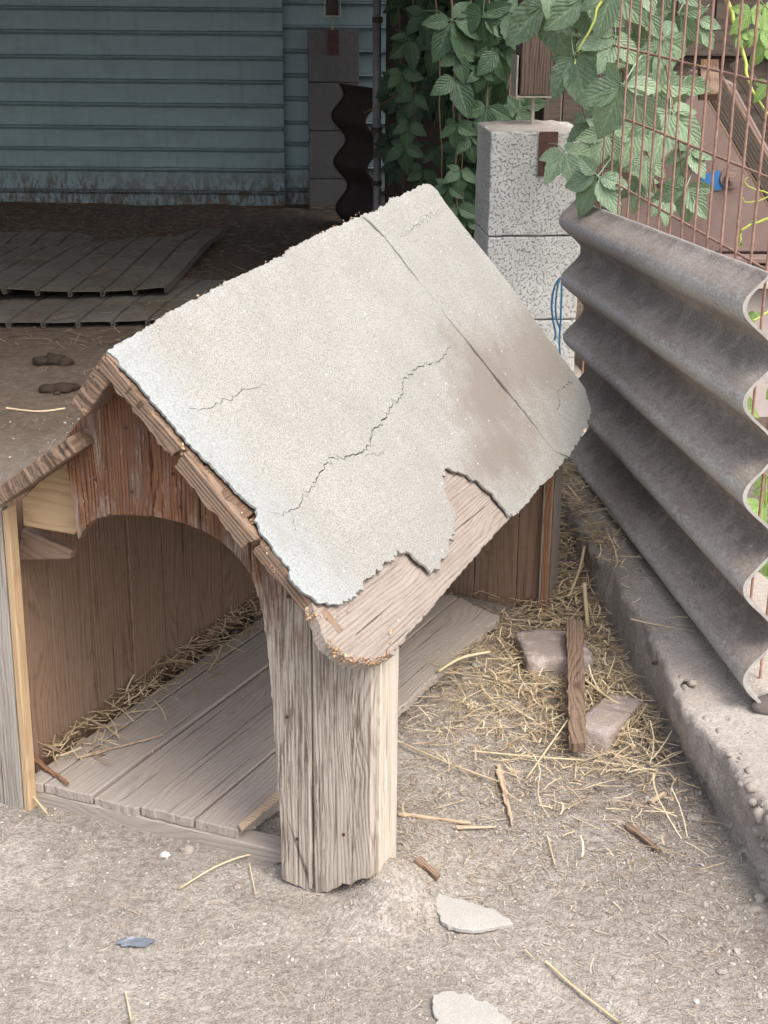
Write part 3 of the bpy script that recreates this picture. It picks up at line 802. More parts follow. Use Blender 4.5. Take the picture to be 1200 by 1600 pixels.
crumbs([(516, 997), (536, 1018), (560, 1029), (590, 1031), (606, 1024), (612, 1008), (614, 985)], 170, .009, .0019, 'rotten_end', ROTM)
crumbs([(486, 950), (505, 962), (525, 966), (545, 950)], 110, .008, .0020, 'rotten_end', ROTM, -.010)
crumbs([(284, 690), (300, 708)], 16, .004, .0018, 'rotten_edge', ROTM)
crumbs([(375, 795), (400, 815), (440, 890)], 40, .006, .0016, 'rotten_edge', ROTM)
crumbs([(440, 395), (570, 328), (330, 450), (240, 498)], 34, .004, .0017, 'rotten_edge', ROTM, -.006)
# barge boards along the front edge of the right slope, in split lengths
fd_ = (RC[1]-RC[0]).normalized(); fup = Vector((-fd_.z, 0, fd_.x)); fup = fup if fup.z > 0 else -fup
for (a, b_, wd, dw, seed) in ((.012, .345, .026, 0, 1), (.352, .66, .030, -.004, 2), (.668, 1.0, .024, .003, 3)):
    p = RC[0] + (RC[1]-RC[0])*a - fup*.0075 + Vector((0, .000+dw, 0)); L_ = (b_-a)*(RC[1]-RC[0]).length
    pts = rough_poly([(0, 0), (L_, 0), (L_-.004, -wd), (.004, -wd)], [.001, .004, .0025, .003], .007, seed)
    prism('barge_board', pts, .018, W_EDGE, ken, frame(p+Vector((0, .018, 0)), fd_, fup), .0015)
# left slope: top board stub and the sagging lower board; ridge at RC[0]/RC[2]
def left_plank(fr_pts, back_shift, length, th, mat, mend, seed):
    """front end outline line (u,z) upper -> lower, extruded backwards"""
    a = Vector((fr_pts[0][0], fr_pts[0][1], fr_pts[0][2])); b_ = Vector((fr_pts[1][0], fr_pts[1][1], fr_pts[1][2]))
    X = (Vector((0, length, 0))+Vector(back_shift)).normalized(); Y = (b_-a); Wd = Y.length
    mm = frame(a, X, Y)
    sg = 1 if mm.col[2][2] > 0 else -1
    pts = rough_poly([(0, 0), (length, 0), (length, Wd), (0, Wd)], [.001, .003, .001, .003], .006, seed)
    return prism('roof_board', pts, -sg*th, mat, ken, mm, .002)
q0 = KF(167, 546, -.058); q1 = KF(106, 632, -.058)
left_plank([q0+Vector((-.002, 0, -.004)), q1], (-.022, 0, .052), 1.15, .030, W_EDGE, None, 3)
q2 = KF(104, 684, -.05); q3 = KF(-34, 782, -.05)
left_plank([q2, q3], (.0, 0, .06), 1.13, .026, W_EDGE, None, 8)
# ================================================================ straw and litter
def straw_bits(n, sampler, lmin, lmax, wid, lift=.012, bend=.12, seed=1, flat=.25):
    r = random.Random(seed); vs = []; fs = []
    for _ in range(n):
        x, y, z = sampler(r); L = lmin*(lmax/lmin)**(r.random()**1.6); a = r.uniform(0, math.pi*2)
        pit = r.gauss(0, flat*.5); w_ = wid*r.uniform(.5, 1.3)
        d = Vector((math.cos(a)*math.cos(pit), math.sin(a)*math.cos(pit), math.sin(pit)))
        sd_ = Vector((-d.y, d.x, 0)).normalized(); u_ = d.cross(sd_)
        c = Vector((x, y, z + abs(d.z)*L/2*.8 + r.uniform(.0, lift))); bn = r.uniform(-1, 1)*bend*L; seg = 3 if L > .02 else 2
        b0 = len(vs)
        for k in range(seg+1):
            q = k/seg-.5; p = c + d*(q*L) + sd_*(bn*(1-4*q*q)) + u_*(.3*bn*(1-4*q*q))
            for m_ in range(3):
                an = m_*2.094+.5; vs.append(p + sd_*(math.cos(an)*w_) + u_*(math.sin(an)*w_*.6))
        for k in range(seg):
            for m_ in range(3):
                m2 = (m_+1) % 3; fs.append((b0+k*3+m_, b0+k*3+m2, b0+(k+1)*3+m2, b0+(k+1)*3+m_))
        fs.append((b0, b0+2, b0+1)); fs.append((b0+seg*3, b0+seg*3+1, b0+seg*3+2))
    return vs, fs
def on_ground(cx, cy, sx, sy, excl=True):
    def f(r):
        for _ in range(20):
            x = r.gauss(cx, sx); y = r.gauss(cy, sy)
            if x > curb_x(y)-.012 and excl: continue
            return x, y, max(gh(x, y), .126 if x > curb_x(y) else -1)
        return cx, cy, gh(cx, cy)
    return f
def curb_x(y): return CB.x + FD.x/FD.y*(y-CB.y)
def stuff(name, parts, mat, parent=None):
    vs, fs = merge(parts); o = mesh(name, vs, fs, mat, parent); return tag(o, kind='stuff')
# pile beside the kennel
pile = [straw_bits(1500, on_ground(.25, 2.70, .11, .17), .012, .085, .0009, .020, .14, 11),
        straw_bits(900, on_ground(.38, 2.75, .09, .22), .015, .11, .0012, .022, .12, 12),
        straw_bits(1100, on_ground(.41, 3.2, .06, .26, False), .02, .12, .0013, .03, .1, 13),
        straw_bits(650, on_ground(.43, 3.65, .06, .26, False), .02, .12, .0013, .03, .1, 14),
        straw_bits(260, on_ground(.47, 2.55, .04, .15), .03, .12, .0012, .03, .1, 15)]
tag(stuff('straw_litter', pile, STRAW), 'loose golden straw piled between the kennel and the concrete footing', 'straw')
def rect(x0, x1, y0, y1):
    return lambda r: (lambda x, y: (x, y, gh(x, y)))(r.uniform(x0, x1), r.uniform(y0, y1))
chaff = [straw_bits(5200, on_ground(.22, 2.42, .16, .26), .004, .024, .0008, .003, .1, 21, .1),
         straw_bits(3200, on_ground(.40, 2.62, .1, .30), .005, .028, .0009, .004, .1, 22, .1),
         straw_bits(4200, rect(-.75, .60, 1.60, 2.35), .003, .014, .0007, .001, .1, 23, .05),
         straw_bits(260, rect(-.75, .60, 1.60, 2.35), .010, .035, .0010, .001, .1, 26, .05),
         straw_bits(900, on_ground(.50, 2.2, .07, .3), .005, .03, .0007, .004, .2, 24, .15),
         straw_bits(700, on_ground(.05, 2.15, .1, .12), .005, .03, .0008, .003, .1, 25, .1)]
tag(stuff('chaff', chaff, STRAW_DUSTY), 'short dusty chaff strewn over the trodden ground before the kennel', 'chaff')
old = [straw_bits(800, rect(-2.1, .2, 7.2, 8.2), .02, .14, .0016, .02, .1, 31),
       straw_bits(380, rect(-1.9, -.75, 6.1, 7.7), .02, .13, .0016, .05, .1, 32),
       straw_bits(220, rect(-.85, -.2, 5.7, 7.4), .02, .15, .0018, .02, .1, 33),
       straw_bits(130, rect(-1.7, -.6, 5.35, 5.65), .02, .12, .0016, .008, .1, 34),
       straw_bits(160, rect(-1.5, -.5, 3.6, 5.4), .01, .06, .001, .003, .1, 35)]
tag(stuff('old_straw', old, STRAW_OLD), 'dark trampled straw over the earth in front of the siding wall', 'straw')
def onfloor(r):
    q = r.random(); p = la + ld*(.02+1.0*q) + linw*(abs(r.gauss(0, .045))+.004)
    p = KM @ Vector((p.x, p.y, FZ)); return p.x, p.y, p.z
def onfloor2(r):
    p = n0 + fdv*r.uniform(.1, 1.0) + px*r.uniform(.02, .5); p = KM @ Vector((p.x, p.y, FZ)); return p.x, p.y, p.z
inn = [straw_bits(420, onfloor, .02, .11, .0014, .018, .1, 41), straw_bits(160, onfloor2, .004, .03, .0007, .001, .1, 42, .05), straw_bits(500, onfloor, .004, .03, .0008, .006, .1, 43)]
tag(stuff('straw_litter', inn, STRAW), 'wisps of straw along the inner wall on the kennel floor', 'straw')
onc = [straw_bits(110, lambda r: (lambda s, a: ((CB+FD*s+FN*a).x, (CB+FD*s+FN*a).y, .128))(r.uniform(.4, 2.6), r.uniform(.03, .12)), .02, .10, .001, .006, .15, 51),
       straw_bits(300, lambda r: (lambda s, a: ((CB+FD*s+FN*a).x, (CB+FD*s+FN*a).y, .126))(r.uniform(-.3, 2.6), r.uniform(.02, .2)), .003, .02, .0007, .001, .15, 52, .05)]
tag(stuff('straw_litter', onc, STRAW_DUSTY), 'thin straws fallen on top of the concrete footing', 'straw')
# pebbles
def pebbles(n, smp, rmin, rmax, seed):
    r = random.Random(seed); vs = []; fs = []
    base = bmesh.new(); bmesh.ops.create_icosphere(base, subdivisions=1, radius=1)
    bv = [v.co.copy() for v in base.verts]; bf = [tuple(v.index for v in f.verts) for f in base.faces]; base.free()
    for _ in range(n):
        x, y, z = smp(r); s = rmin*(rmax/rmin)**(r.random()**2.6)
        e = Matrix.Rotation(r.uniform(0, 6.28), 3, (r.uniform(-1, 1), r.uniform(-1, 1), 1)); o = len(vs)
        sx, sy, sz = s*r.uniform(.8, 1.4), s*r.uniform(.7, 1.1), s*r.uniform(.5, .8)
        for v in bv:
            k = 1+.25*r.uniform(-1, 1); q = e @ Vector((v.x*sx*k, v.y*sy*k, v.z*sz*k)); vs.append((q.x+x, q.y+y, q.z+z+s*.15))
        fs += [tuple(i+o for i in f) for f in bf]
    return vs, fs
pb = [pebbles(8000, rect(-.8, .62, 1.58, 2.5), .0006, .0034, 61), pebbles(1500, on_ground(.2, 2.5, .18, .3), .0008, .0035, 62), pebbles(600, rect(-1.2, -.5, 2.6, 4.5), .0015, .006, 63), pebbles(500, on_ground(.53, 2.05, .04, .3), .001, .006, 64)]
o = stuff('gravel', pb, PEB)
tag(o, 'fine pale gravel pressed into the trodden ground', 'gravel')

# single countable bits on the ground ------------------------------------------------
def lump(name, x, y, sx, sy, sz, mat, label, cat, rot=0.0, seed=1.0, sub=3, group=None, z=None, ro=.22):
    bm = bmesh.new(); bmesh.ops.create_icosphere(bm, subdivisions=sub, radius=1)
    for v in bm.verts:
        c = v.co.copy(); k = 1+ro*noise.noise(c*1.6+Vector((seed, 0, 0)))*1.6+.5*ro*noise.noise(c*4+Vector((0, seed, 0)))
        v.co = Vector((c.x*k*sx, c.y*k*sy, c.z*k*sz))
    me = bpy.data.meshes.new(name); bm.to_mesh(me); bm.free(); me.materials.append(mat)
    me.polygons.foreach_set('use_smooth', [True]*len(me.polygons))
    o = bpy.data.objects.new(name, me); COL.objects.link(o)
    p = gp(x, y); o.location = (p.x, p.y, (gh(p.x, p.y) if z is None else z)+sz*.35); o.rotation_euler = (0, 0, rot)
    return tag(o, label, cat, group)
lump('pebble', 258, 1339, .008, .007, .005, granular('white_pebble', (.66, .64, .61), (.75, .73, .70), scale=4, bumpd=.0005), 'small white pebble below the kennel floor edge', 'pebble', seed=2)
lump('pebble', 293, 1332, .013, .009, .007, STONE, 'flat grey pebble right of the white one by the kennel floor', 'pebble', .5, seed=3)
lump('pebble', 371, 1387, .006, .006, .005, BRICKM, 'little reddish pebble left of the kennel front foot', 'pebble', seed=4)
lump('pebble', 1180, 1425, .013, .008, .006, STONE, 'oval grey pebble at the right edge beside the footing', 'pebble', .4, seed=7)
lump('pebble', 1187, 1405, .011, .009, .006, STONE, 'grey pebble just above the oval one beside the footing', 'pebble', 1.4, seed=8)
lump('pebble', 965, 1527, .008, .005, .004, STONE, 'small beige pebble right of the fallen felt scraps', 'pebble', seed=9)
lump('pebble', 1128, 1522, .009, .006, .004, STONE, 'small pale pebble near the lower right corner', 'pebble', seed=12)
lump('slate_piece', 700, 1082, .030, .022, .006, DARKSTONE, 'flat dark slate piece lying under the fallen floor plank', 'slate', .3, seed=5, sub=3)
lump('stone', 745, 1060, .014, .011, .010, STONE, 'rounded brown stone between slate piece and straw', 'stone', seed=6)
lump('slate_piece', 955, 1230, .030, .012, .006, DARKSTONE, 'flat thin slate piece on the ground near the footing', 'slate', .1, seed=15)
lump('stone', 930, 1072, .022, .015, .012, DARKSTONE, 'dark flat stone between stake and lower brick', 'stone', .1, seed=16)
lump('stone', 1086, 1278, .016, .012, .005, STONE, 'flat buried stone in the shade of the footing', 'stone', .1, seed=17)
pcl = gp(150, 1140, FZ)
lump('slate_piece', 135, 1136, .035, .028, .004, DARKSTONE, 'dark slate piece lying on the kennel floor in the straw', 'slate', .2, seed=18, z=FZ+.002)
d1 = empty('dung_clod', (gp(85, 572)), 'dark clod of dung on bare earth, upper one left of the kennel', 'dung')
d2 = empty('dung_clod', (gp(92, 614)), 'dark clod of dung on bare earth, lower one nearest the kennel roof', 'dung')
def clods(parent, offs, seed):
    parts = []
    for i, (a, b_, s) in enumerate(offs):
        bm = bmesh.new(); bmesh.ops.create_icosphere(bm, subdivisions=2, radius=1)
        vs = []
        for v in bm.verts:
            c = v.co; k = 1+.5*noise.noise(c*1.9+Vector((seed+i, 0, 0))); vs.append((a+c.x*k*s*1.3, b_+c.y*k*s, c.z*k*s*.7+s*.35+gh(parent.location.x, parent.location.y)))
        parts.append((vs, [tuple(v.index for v in f.verts) for f in bm.faces])); bm.free()
    vs, fs = merge(parts); mesh('clod_mass', vs, fs, DUNG, parent, smooth=True)
clods(d1, [(-.04, 0, .028), (.0, .01, .034), (.035, -.005, .026), (.01, .04, .022)], 1)
clods(d2, [(-.03, 0, .026), (.01, .01, .03), (.03, .03, .024), (.0, -.03, .010)], 9)
# felt scraps
def flat_scrap(name, pix, thick, mat, label, cat, amp=.002, z=.003, tilt=0.0, seed=0.0):
    P = [gp(x, y, .003) for x, y in pix]; c = sum(P, Vector())/len(P)
    pts = rough_poly([(p.x-c.x, p.y-c.y) for p in P], amp, .006, seed)
    o = prism(name, pts, thick, mat, None, Matrix.Translation((c.x, c.y, gh(c.x, c.y)+z)) @ Matrix.Rotation(tilt, 4, 'X'), .0008)
    return tag(o, label, cat)
flat_scrap('felt_scrap', [(676, 1393), (700, 1402), (738, 1412), (775, 1424), (802, 1446), (745, 1455), (700, 1450), (688, 1440)], .007, SHARD, 'triangular grey scrap of roofing felt on the ground before the kennel', 'felt scrap', seed=1)
flat_scrap('felt_scrap', [(676, 1556), (700, 1550), (735, 1556), (770, 1572), (800, 1598), (800, 1640), (690, 1640), (680, 1600)], .005, SHARD, 'grey felt scrap half buried at the bottom edge of the photo', 'felt scrap', amp=.004, z=.0, seed=4)
# splinters and sticks
def sliver(x0, y0, x1, y1, w0, w1, mat, name, label, cat, th=.004, z=.004, z2=None, seed=0.0, lift=0.0):
    a = gp(x0, y0, z); b_ = gp(x1, y1, z if z2 is None else z2)
    a.z += gh(a.x, a.y); b_.z += gh(b_.x, b_.y)
    X = (b_-a); L_ = X.length; X.normalize(); Y = Vector((0, 0, 1)).cross(X)
    pts = rough_poly([(0, -w0/2), (L_, -w1/2), (L_, w1/2), (0, w0/2)], [.0015, w1*.2, .0015, w0*.2], .008, seed)
    o = prism(name, pts, th, mat, None, frame(a, X, Y), .0008)
    return tag(o, label, cat)
sliver(778, 1200, 800, 1288, .012, .004, W_CHIP, 'wood_splinter', 'pale tapering wood splinter standing out below the straw pile', 'splinter', seed=1)
sliver(650, 1363, 684, 1380, .016, .010, W_EDGE, 'wood_chip', 'dark brown curled chip of wood above the triangular felt scrap', 'wood chip', th=.008, seed=2)
sliver(980, 1290, 1030, 1328, .012, .008, W_EDGE, 'wood_splinter', 'rotten reddish wood splinter right of the pale one', 'splinter', th=.007, seed=3)
sliver(622, 1283, 735, 1288, .007, .005, W_CHIP, 'wood_splinter', 'long tan splinter pointing at the kennel side', 'splinter', seed=4)
sliver(712, 1298, 775, 1290, .010, .003, W_CHIP, 'wood_splinter', 'short pale splinter touching the long tan one', 'splinter', th=.003, seed=5)
sliver(44, 1180, 108, 1229, .014, .003, W_ORANGE, 'wood_splinter', 'reddish splinter resting on the kennel floor by the left jamb', 'splinter', th=.005, z=FZ+.004, seed=6)
sliver(120, 1185, 255, 1150, .006, .003, W_CHIP, 'wood_splinter', 'thin pale splinter on the kennel floor in the straw', 'splinter', th=.002, z=FZ+.004, seed=7)
sliver(1016, 1252, 1040, 1240, .010, .006, W_CHIP, 'wood_chip', 'small tan chip near the footing, right of the straw pile', 'wood chip', th=.006, seed=9)
stk = sliver(897, 985, 901, 1172, .034, .030, W_EDGE, 'wooden_stake', 'split upright-grained wooden stake lying on the two bricks', 'stake', th=.020, z=.066, z2=.022, seed=12)
def straw_stem(pts, r_, label, mat=STRAW, name='straw_stalk', z=.006, group=None):
    P = [gp(p[0], p[1], z if len(p) < 3 else p[2]) for p in pts]
    for p in P: p.z += gh(p.x, p.y)
    vs, fs = tube(smooth_path(P, 5), r_, 5); return tag(mesh(name, vs, fs, mat, smooth=True), label, 'straw stalk', group)
STK = painted('straw_yellow', (.46, .37, .22), (.60, .50, .33), rough=.6)
straw_stem([(853, 1504), (900, 1545), (970, 1600)], .0022, 'thick yellow straw stalk at the bottom right, running off the photo', STK)
straw_stem([(820, 1485), (834, 1500)], .0014, 'short straw stalk above the thick yellow one', STK)
straw_stem([(855, 1302), (868, 1352)], .0014, 'bent straw stalk standing alone right of the pale splinter', STK)
straw_stem([(196, 1550), (206, 1600)], .0016, 'straw stalk at the bottom edge, lower left', STK)
straw_stem([(280, 1390), (340, 1355), (395, 1335), (437, 1340)], .0018, 'long straw stalk below the broken floor corner', STK)
straw_stem([(390, 1350), (395, 1375), (400, 1400)], .0012, 'curved straw stalk hanging from the long one', STK)
straw_stem([(50, 1243), (76, 1275)], .002, 'pale straw stalk leaning at the left jamb foot', STK, z=.02)
straw_stem([(620, 1160), (700, 1195), (782, 1222)], .0018, 'long straw stalk running from kennel side to the splinter', STK, z=.012)
straw_stem([(738, 1180), (820, 1183), (915, 1185)], .0019, 'long level straw stalk across the pile below the stake', STK, z=.012)
straw_stem([(915, 1085, .05), (870, 1150, .03), (822, 1216, .008)], .0018, 'long slanting straw stalk crossing the stake', STK)
straw_stem([(912, 1062, .04), (960, 1095, .03), (990, 1105, .02)], .003, 'thick straw stalk right of the stake', STK)
straw_stem([(684, 1065), (720, 1048), (765, 1034)], .0032, 'flat pale straw stalk above the slate piece', STK, z=.03)
straw_stem([(1000, 1110, .02), (1020, 1150, .012), (1050, 1198, .006)], .0018, 'straw stalk lying along the footing', STK)
straw_stem([(1002, 1080, .02), (1012, 1150, .012), (1030, 1195, .006)], .0014, 'thin straw stalk beside the footing', STK)
straw_stem([(10, 636), (60, 642), (102, 638)], .0035, 'pale straw stalk on the dark ground left of the kennel roof', STK, z=.004)
straw_stem([(888, 948, .02), (905, 905, .05), (912, 872, .09)], .0035, 'pale straw stalk propped beside the rear corner of the kennel', STK)
straw_stem([(912, 925, .06), (918, 990, .02)], .005, 'broken tan reed left of the footing top', STK)
straw_stem([(985, 968, .125), (1020, 974, .125), (1085, 987, .125)], .0018, 'long straw stalk on the footing touching the sheet', STK)
# plastic scrap
def crumple(x, y, label):
    c = gp(x, y, .003); vs = []; fs = []
    for j in range(5):
        for i in range(9):
            vs.append((c.x+(i-4)*.007+.004*nz(i*.9, j), c.y+(j-2)*.005+.004*nz(i, j*.8, 3), gh(c.x, c.y)+.004+.006*abs(nz(i*.8, j*.9, 7))))
    for j in range(4):
        for i in range(8):
            if (i in (0, 7) and j in (0, 3)): continue
            fs.append((j*9+i, j*9+i+1, j*9+i+10, j*9+i+9))
    o = mesh('plastic_scrap', vs, fs, PLASTIC); md = o.modifiers.new('t', 'SOLIDIFY'); md.thickness = .0006
    tag(o, label, 'plastic scrap')
crumple(212, 1474, 'crumpled grey blue plastic scrap on the ground at lower left')
# bricks
def brick(cx, cy, top, ang, dims, mat, label, seed, tilt=0.0):
    lx, ly, lz = dims; bm = bmesh.new(); bmesh.ops.create_cube(bm, size=1)
    bmesh.ops.subdivide_edges(bm, edges=bm.edges[:], cuts=9, use_grid_fill=True)
    for v in bm.verts:
        c = Vector((v.co.x*lx, v.co.y*ly, v.co.z*lz)); e = sum(1 for q in v.co if abs(q) > .49)
        k = .0025 if e == 1 else .006
        cc = c*45+Vector((seed, seed, 0))
        v.co = c*(1-.03*(e > 1)) + Vector((noise.noise(cc), noise.noise(cc+Vector((9, 0, 0))), noise.noise(cc+Vector((0, 9, 0)))))*k
        if e == 3: v.co *= .93+.1*noise.noise(cc)
    me = bpy.data.meshes.new('brick'); bm.to_mesh(me); bm.free(); me.materials.append(mat)
    me.polygons.foreach_set('use_smooth', [True]*len(me.polygons))
    o = bpy.data.objects.new('brick', me); COL.objects.link(o)
    p = gp(cx, cy, top); o.location = (p.x, p.y, top-lz/2+gh(p.x, p.y)*.5); o.rotation_euler = (tilt, 0, ang)
    return tag(o, label, 'brick')
brick(865, 1008, .05, R(6), (.135, .155, .075), BRICKM, 'squat greyish brick nearest the kennel rear corner, under the stake top', 3.0, R(-3))
brick(952, 1112, .035, R(-28), (.072, .20, .075), BRICKM, 'pale pinkish brick half sunk in straw beside the lower stake end', 8.0, R(-6))
# ================================================================ leaning corrugated sheet
def corrugated():
    p = gp(1190, 1100, .15); n_ = FN
    BN = onp(1185, 1106, p, n_); TN = onp(1186, 428, p, n_); TF = onp(888, 312, p, n_); BF = onp(905, 738, p, n_)
    root = empty('corrugated_sheet', BN, 'large grey corrugated fibre cement sheet leaning on the wire fence', 'corrugated sheet')
    NU, NV = 60, 150; vs = []; uvs = []
    for j in range(NV+1):
        v = j/NV          # 0 top, 1 bottom
        for i in range(NU+1):
            u_ = i/NU     # 0 near, 1 far
            q = (TN*(1-u_)+TF*u_)*(1-v)+(BN*(1-u_)+BF*u_)*v
            edge = .003*nz(v*30, 2.2) if i in (0,) else (.004*nz(v*25, 8.8) if i == NU else 0)
            q = q + FD*edge + FN*(-.029*math.cos(2*math.pi*(v*4.66-.36)) + .002*nz(u_*6, v*8) - .0)
            vs.append(q-BN); uvs.append((u_, v))
    nb = len(vs); th = .0075
    vs2 = [q+FN*th for q in vs]; fs = []; fm = []
    w_ = NU+1
    for j in range(NV):
        for i in range(NU):
            a = j*w_+i; fs.append((a, a+1, a+w_+1, a+w_)); fm.append(0); fs.append((nb+a, nb+a+w_, nb+a+w_+1, nb+a+1)); fm.append(0)
        for i in (0, NU):
            a = j*w_+i; fs.append((a, a+w_, nb+a+w_, nb+a)); fm.append(1)
    for j in (0, NV):
        for i in range(NU):
            a = j*w_+i; fs.append((a, a+1, nb+a+1, nb+a)); fm.append(1)
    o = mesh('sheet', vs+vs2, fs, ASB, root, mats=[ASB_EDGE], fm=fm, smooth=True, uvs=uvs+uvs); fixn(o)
    md = o.modifiers.new('es', 'EDGE_SPLIT'); md.split_angle = R(50)
    return BN, TN, TF, BF
BN, TN, TF, BF = corrugated()
# stone propping the near corner
st = lump('stone', 1196, 1118, .05, .035, .018, DARKSTONE, 'dark stone under the near corner of the corrugated sheet', 'stone', .2, seed=33, z=.115)
st.location = (BN.x+.045, BN.y+.02, .133)
lump('stone', 962, 1032, .009, .008, .007, STONE, 'small pale stone on the footing top', 'stone', seed=41, z=.127).location = gp(963, 1048+685-0, .0) if False else gp(1082, 1067, .134)
lump('dropping', 941, 1037, .005, .004, .004, DUNG, 'tiny dark dropping on the footing near its broken edge', 'dropping', seed=42, z=.127).location = gp(1023, 1036, .130)
lump('dropping', 941, 1037, .008, .005, .004, DUNG, 'dark dropping beside the small stone on the footing', 'dropping', seed=43, z=.127).location = gp(1072, 1068, .130)
# ================================================================ wire fence
PF = gp(1190, 1100, .15) + FN*.05
def fpix(x, y): return onp(x, y, PF, FN)
fence = empty('wire_fence', Vector((PF.x, PF.y, .125)), 'rust brown welded wire fence above the leaning corrugated sheet', 'fence')
s_end = (fpix(935, 300)-PF).dot(FD)
def wire(name, a, b_, r_=.0028, sides=6, wob=.002):
    n = 8; P = []
    for i in range(n+1):
        q = a.lerp(b_, i/n); P.append(q + FN*(wob*nz(i*.7, a.y*9, a.z*3)) + FD*(wob*nz(i*.6, a.y*11, 5+a.z*3)))
    vs, fs = tube([p-fence.location for p in P], r_, sides); return mesh(name, vs, fs, RUST, fence, smooth=True)
s = -.62
k = 0
while s < s_end+.1:
    b0 = Vector((PF.x, PF.y, 0)) + FD*s
    top = 1.75
    wire('upright_wire', Vector((b0.x, b0.y, .10)), Vector((b0.x, b0.y, top)))
    s += .0845
zs = [.22, .38, .535, .695, .853, 1.012, 1.170, 1.33, 1.49, 1.65]
for z in zs:
    a = Vector((PF.x, PF.y, z)) + FD*-.66 + FN*.005; b_ = Vector((PF.x, PF.y, z-.006)) + FD*(s_end+.12) + FN*.005
    wire('cross_wire', a, b_)
for s in (-.64, s_end+1.2):
    b0 = Vector((PF.x, PF.y, 0)) + FD*s + FN*.012 - Vector((fence.location))
    vs, fs = box((b0.x, b0.y, b0.z+.95), (.03, .03, 1.7)); mesh('fence_post', vs, fs, RUST, fence)
# ================================================================ block piers with post shoes
def pier(FLx, FRx, Y, ztop, joints_z, rot, mat, label, depth=.25, posttex=W_POST, plate=None):
    FL = Vector((FLx, Y, 0)); wd = FRx-FLx; X = Vector((math.cos(rot), math.sin(rot), 0)); Yd = Vector((-X.y, X.x, 0))
    mm = frame(FL, X, Yd)
    root = empty('block_pier', mm, label, 'pier', 'block piers carrying the shed roof posts')
    zz = [ztop]+joints_z+[-.03]
    for i in range(len(zz)-1):
        a, b_ = zz[i+1]+.003, zz[i]-.001
        bm = bmesh.new(); bmesh.ops.create_cube(bm, size=1); bmesh.ops.subdivide_edges(bm, edges=bm.edges[:], cuts=10, use_grid_fill=True)
        for v in bm.verts:
            c = Vector(((v.co.x+.5)*wd, (v.co.y+.5)*depth, a+(v.co.z+.5)*(b_-a))); e = sum(1 for q in v.co if abs(q) > .49)
            q = c*30; k = .0012 if e == 1 else .004
            v.co = c + Vector((noise.noise(q), noise.noise(q+Vector((7, 0, 0))), noise.noise(q+Vector((0, 7, 0)))*(1 if i == 0 else .3)))*k
        me = bpy.data.meshes.new('block'); bm.to_mesh(me); bm.free(); me.materials.append(mat)
        o = bpy.data.objects.new('block', me); COL.objects.link(o); o.parent = root; o.matrix_local = Matrix.Identity(4); bevel(o, .004, 2)
    return root, mm
p1r, p1m = pier(.294, .57, 4.40, .893, [.594, .345, .10], R(6), PIER, 'pale speckled concrete block pier behind the kennel roof, near the creeper')
# dusty mortar cap, shoe, post
def shoe(root, wd, ztop, px_, py_, plate_x, post_w, zst, zpost, matp, plate_len=.09):
    def add(name, vf, mat, bv=.001):
        o = mesh(name, vf[0], vf[1], mat, root); bevel(o, bv, 1) if bv else None; return o
    add('shoe_stem', tube([(px_, py_, ztop-.01), (px_, py_, zst)], .006, 10), BRACKET, 0)
    add('shoe_bracket', merge([box((px_, py_, zst+.004), (post_w+.024, .09, .006)), box((px_-post_w/2-.010, py_, zst+.060), (.005, .09, .115)), box((px_+post_w/2+.010, py_, zst+.060), (.005, .09, .115))]), BRACKET)
    o = add('post', box((0, 0, 0), (3.0-zst, post_w, post_w)), matp, .003)
    o.matrix_local = frame(Vector((px_, py_, zst+.008+(3.0-zst)/2-.0)), (0, 0, 1), (1, 0, 0)); o.scale = ((zpost-zst)/(3.0-zst), 1, 1)
    o.matrix_local = frame(Vector((px_, py_, zst+.008+(zpost-zst)/2)), (0, 0, 1), (1, 0, 0)) @ Matrix.Diagonal((((zpost-zst)/(3.0-zst)), 1, 1, 1))
    if plate_x: add('steel_plate', box((plate_x, -.004, ztop-plate_len/2), (.055, .004, plate_len)), BRPLATE, .001)
    if plate_x: add('bolt', tube([(plate_x-.005, -.006, ztop-plate_len*.72), (plate_x-.005, -.012, ztop-plate_len*.72)], .006, 8), BRPLATE, 0)
pm1 = p1m.inverted() @ dp(832, 190, 4.5)
pc = p1m.inverted() @ dp(835, 152, 4.52)
shoe(p1r, .25, .893, .140, .12, .165, .095, pc.z, 2.5, W_POST, .125)
capv = []
for i in range(160):
    pass
def cap(root, wd, dep_, z, mat, seed):
    vs = []; fs = []; n = 16
    for j in range(n+1):
        for i in range(n+1):
            a, b_ = i/n, j/n; e = min(a, 1-a, b_, 1-b_)
            vs.append((.004+a*(wd-.008), .004+b_*(dep_-.008), z+min(1, e*7)*(.006+.010*abs(nz(a*5, b_*5, seed)))-.001))
    for j in range(n):
        for i in range(n): a = j*(n+1)+i; fs.append((a, a+1, a+n+2, a+n+1))
    mesh('mortar_cap', vs, fs, mat, root, smooth=True)
cap(p1r, .251, .25, .893, CONC, 2)
p2r, p2m = pier(-.412, -.150, 8.10, .965, [.705, .460, .212], R(3), BLOCKB, 'dark grey block pier standing against the teal siding', depth=.24)
shoe(p2r, .26, .965, .125, .05, .130, .06, (p2m.inverted() @ dp(516, 26, 8.15)).z, 2.5, W_OLD, .12)
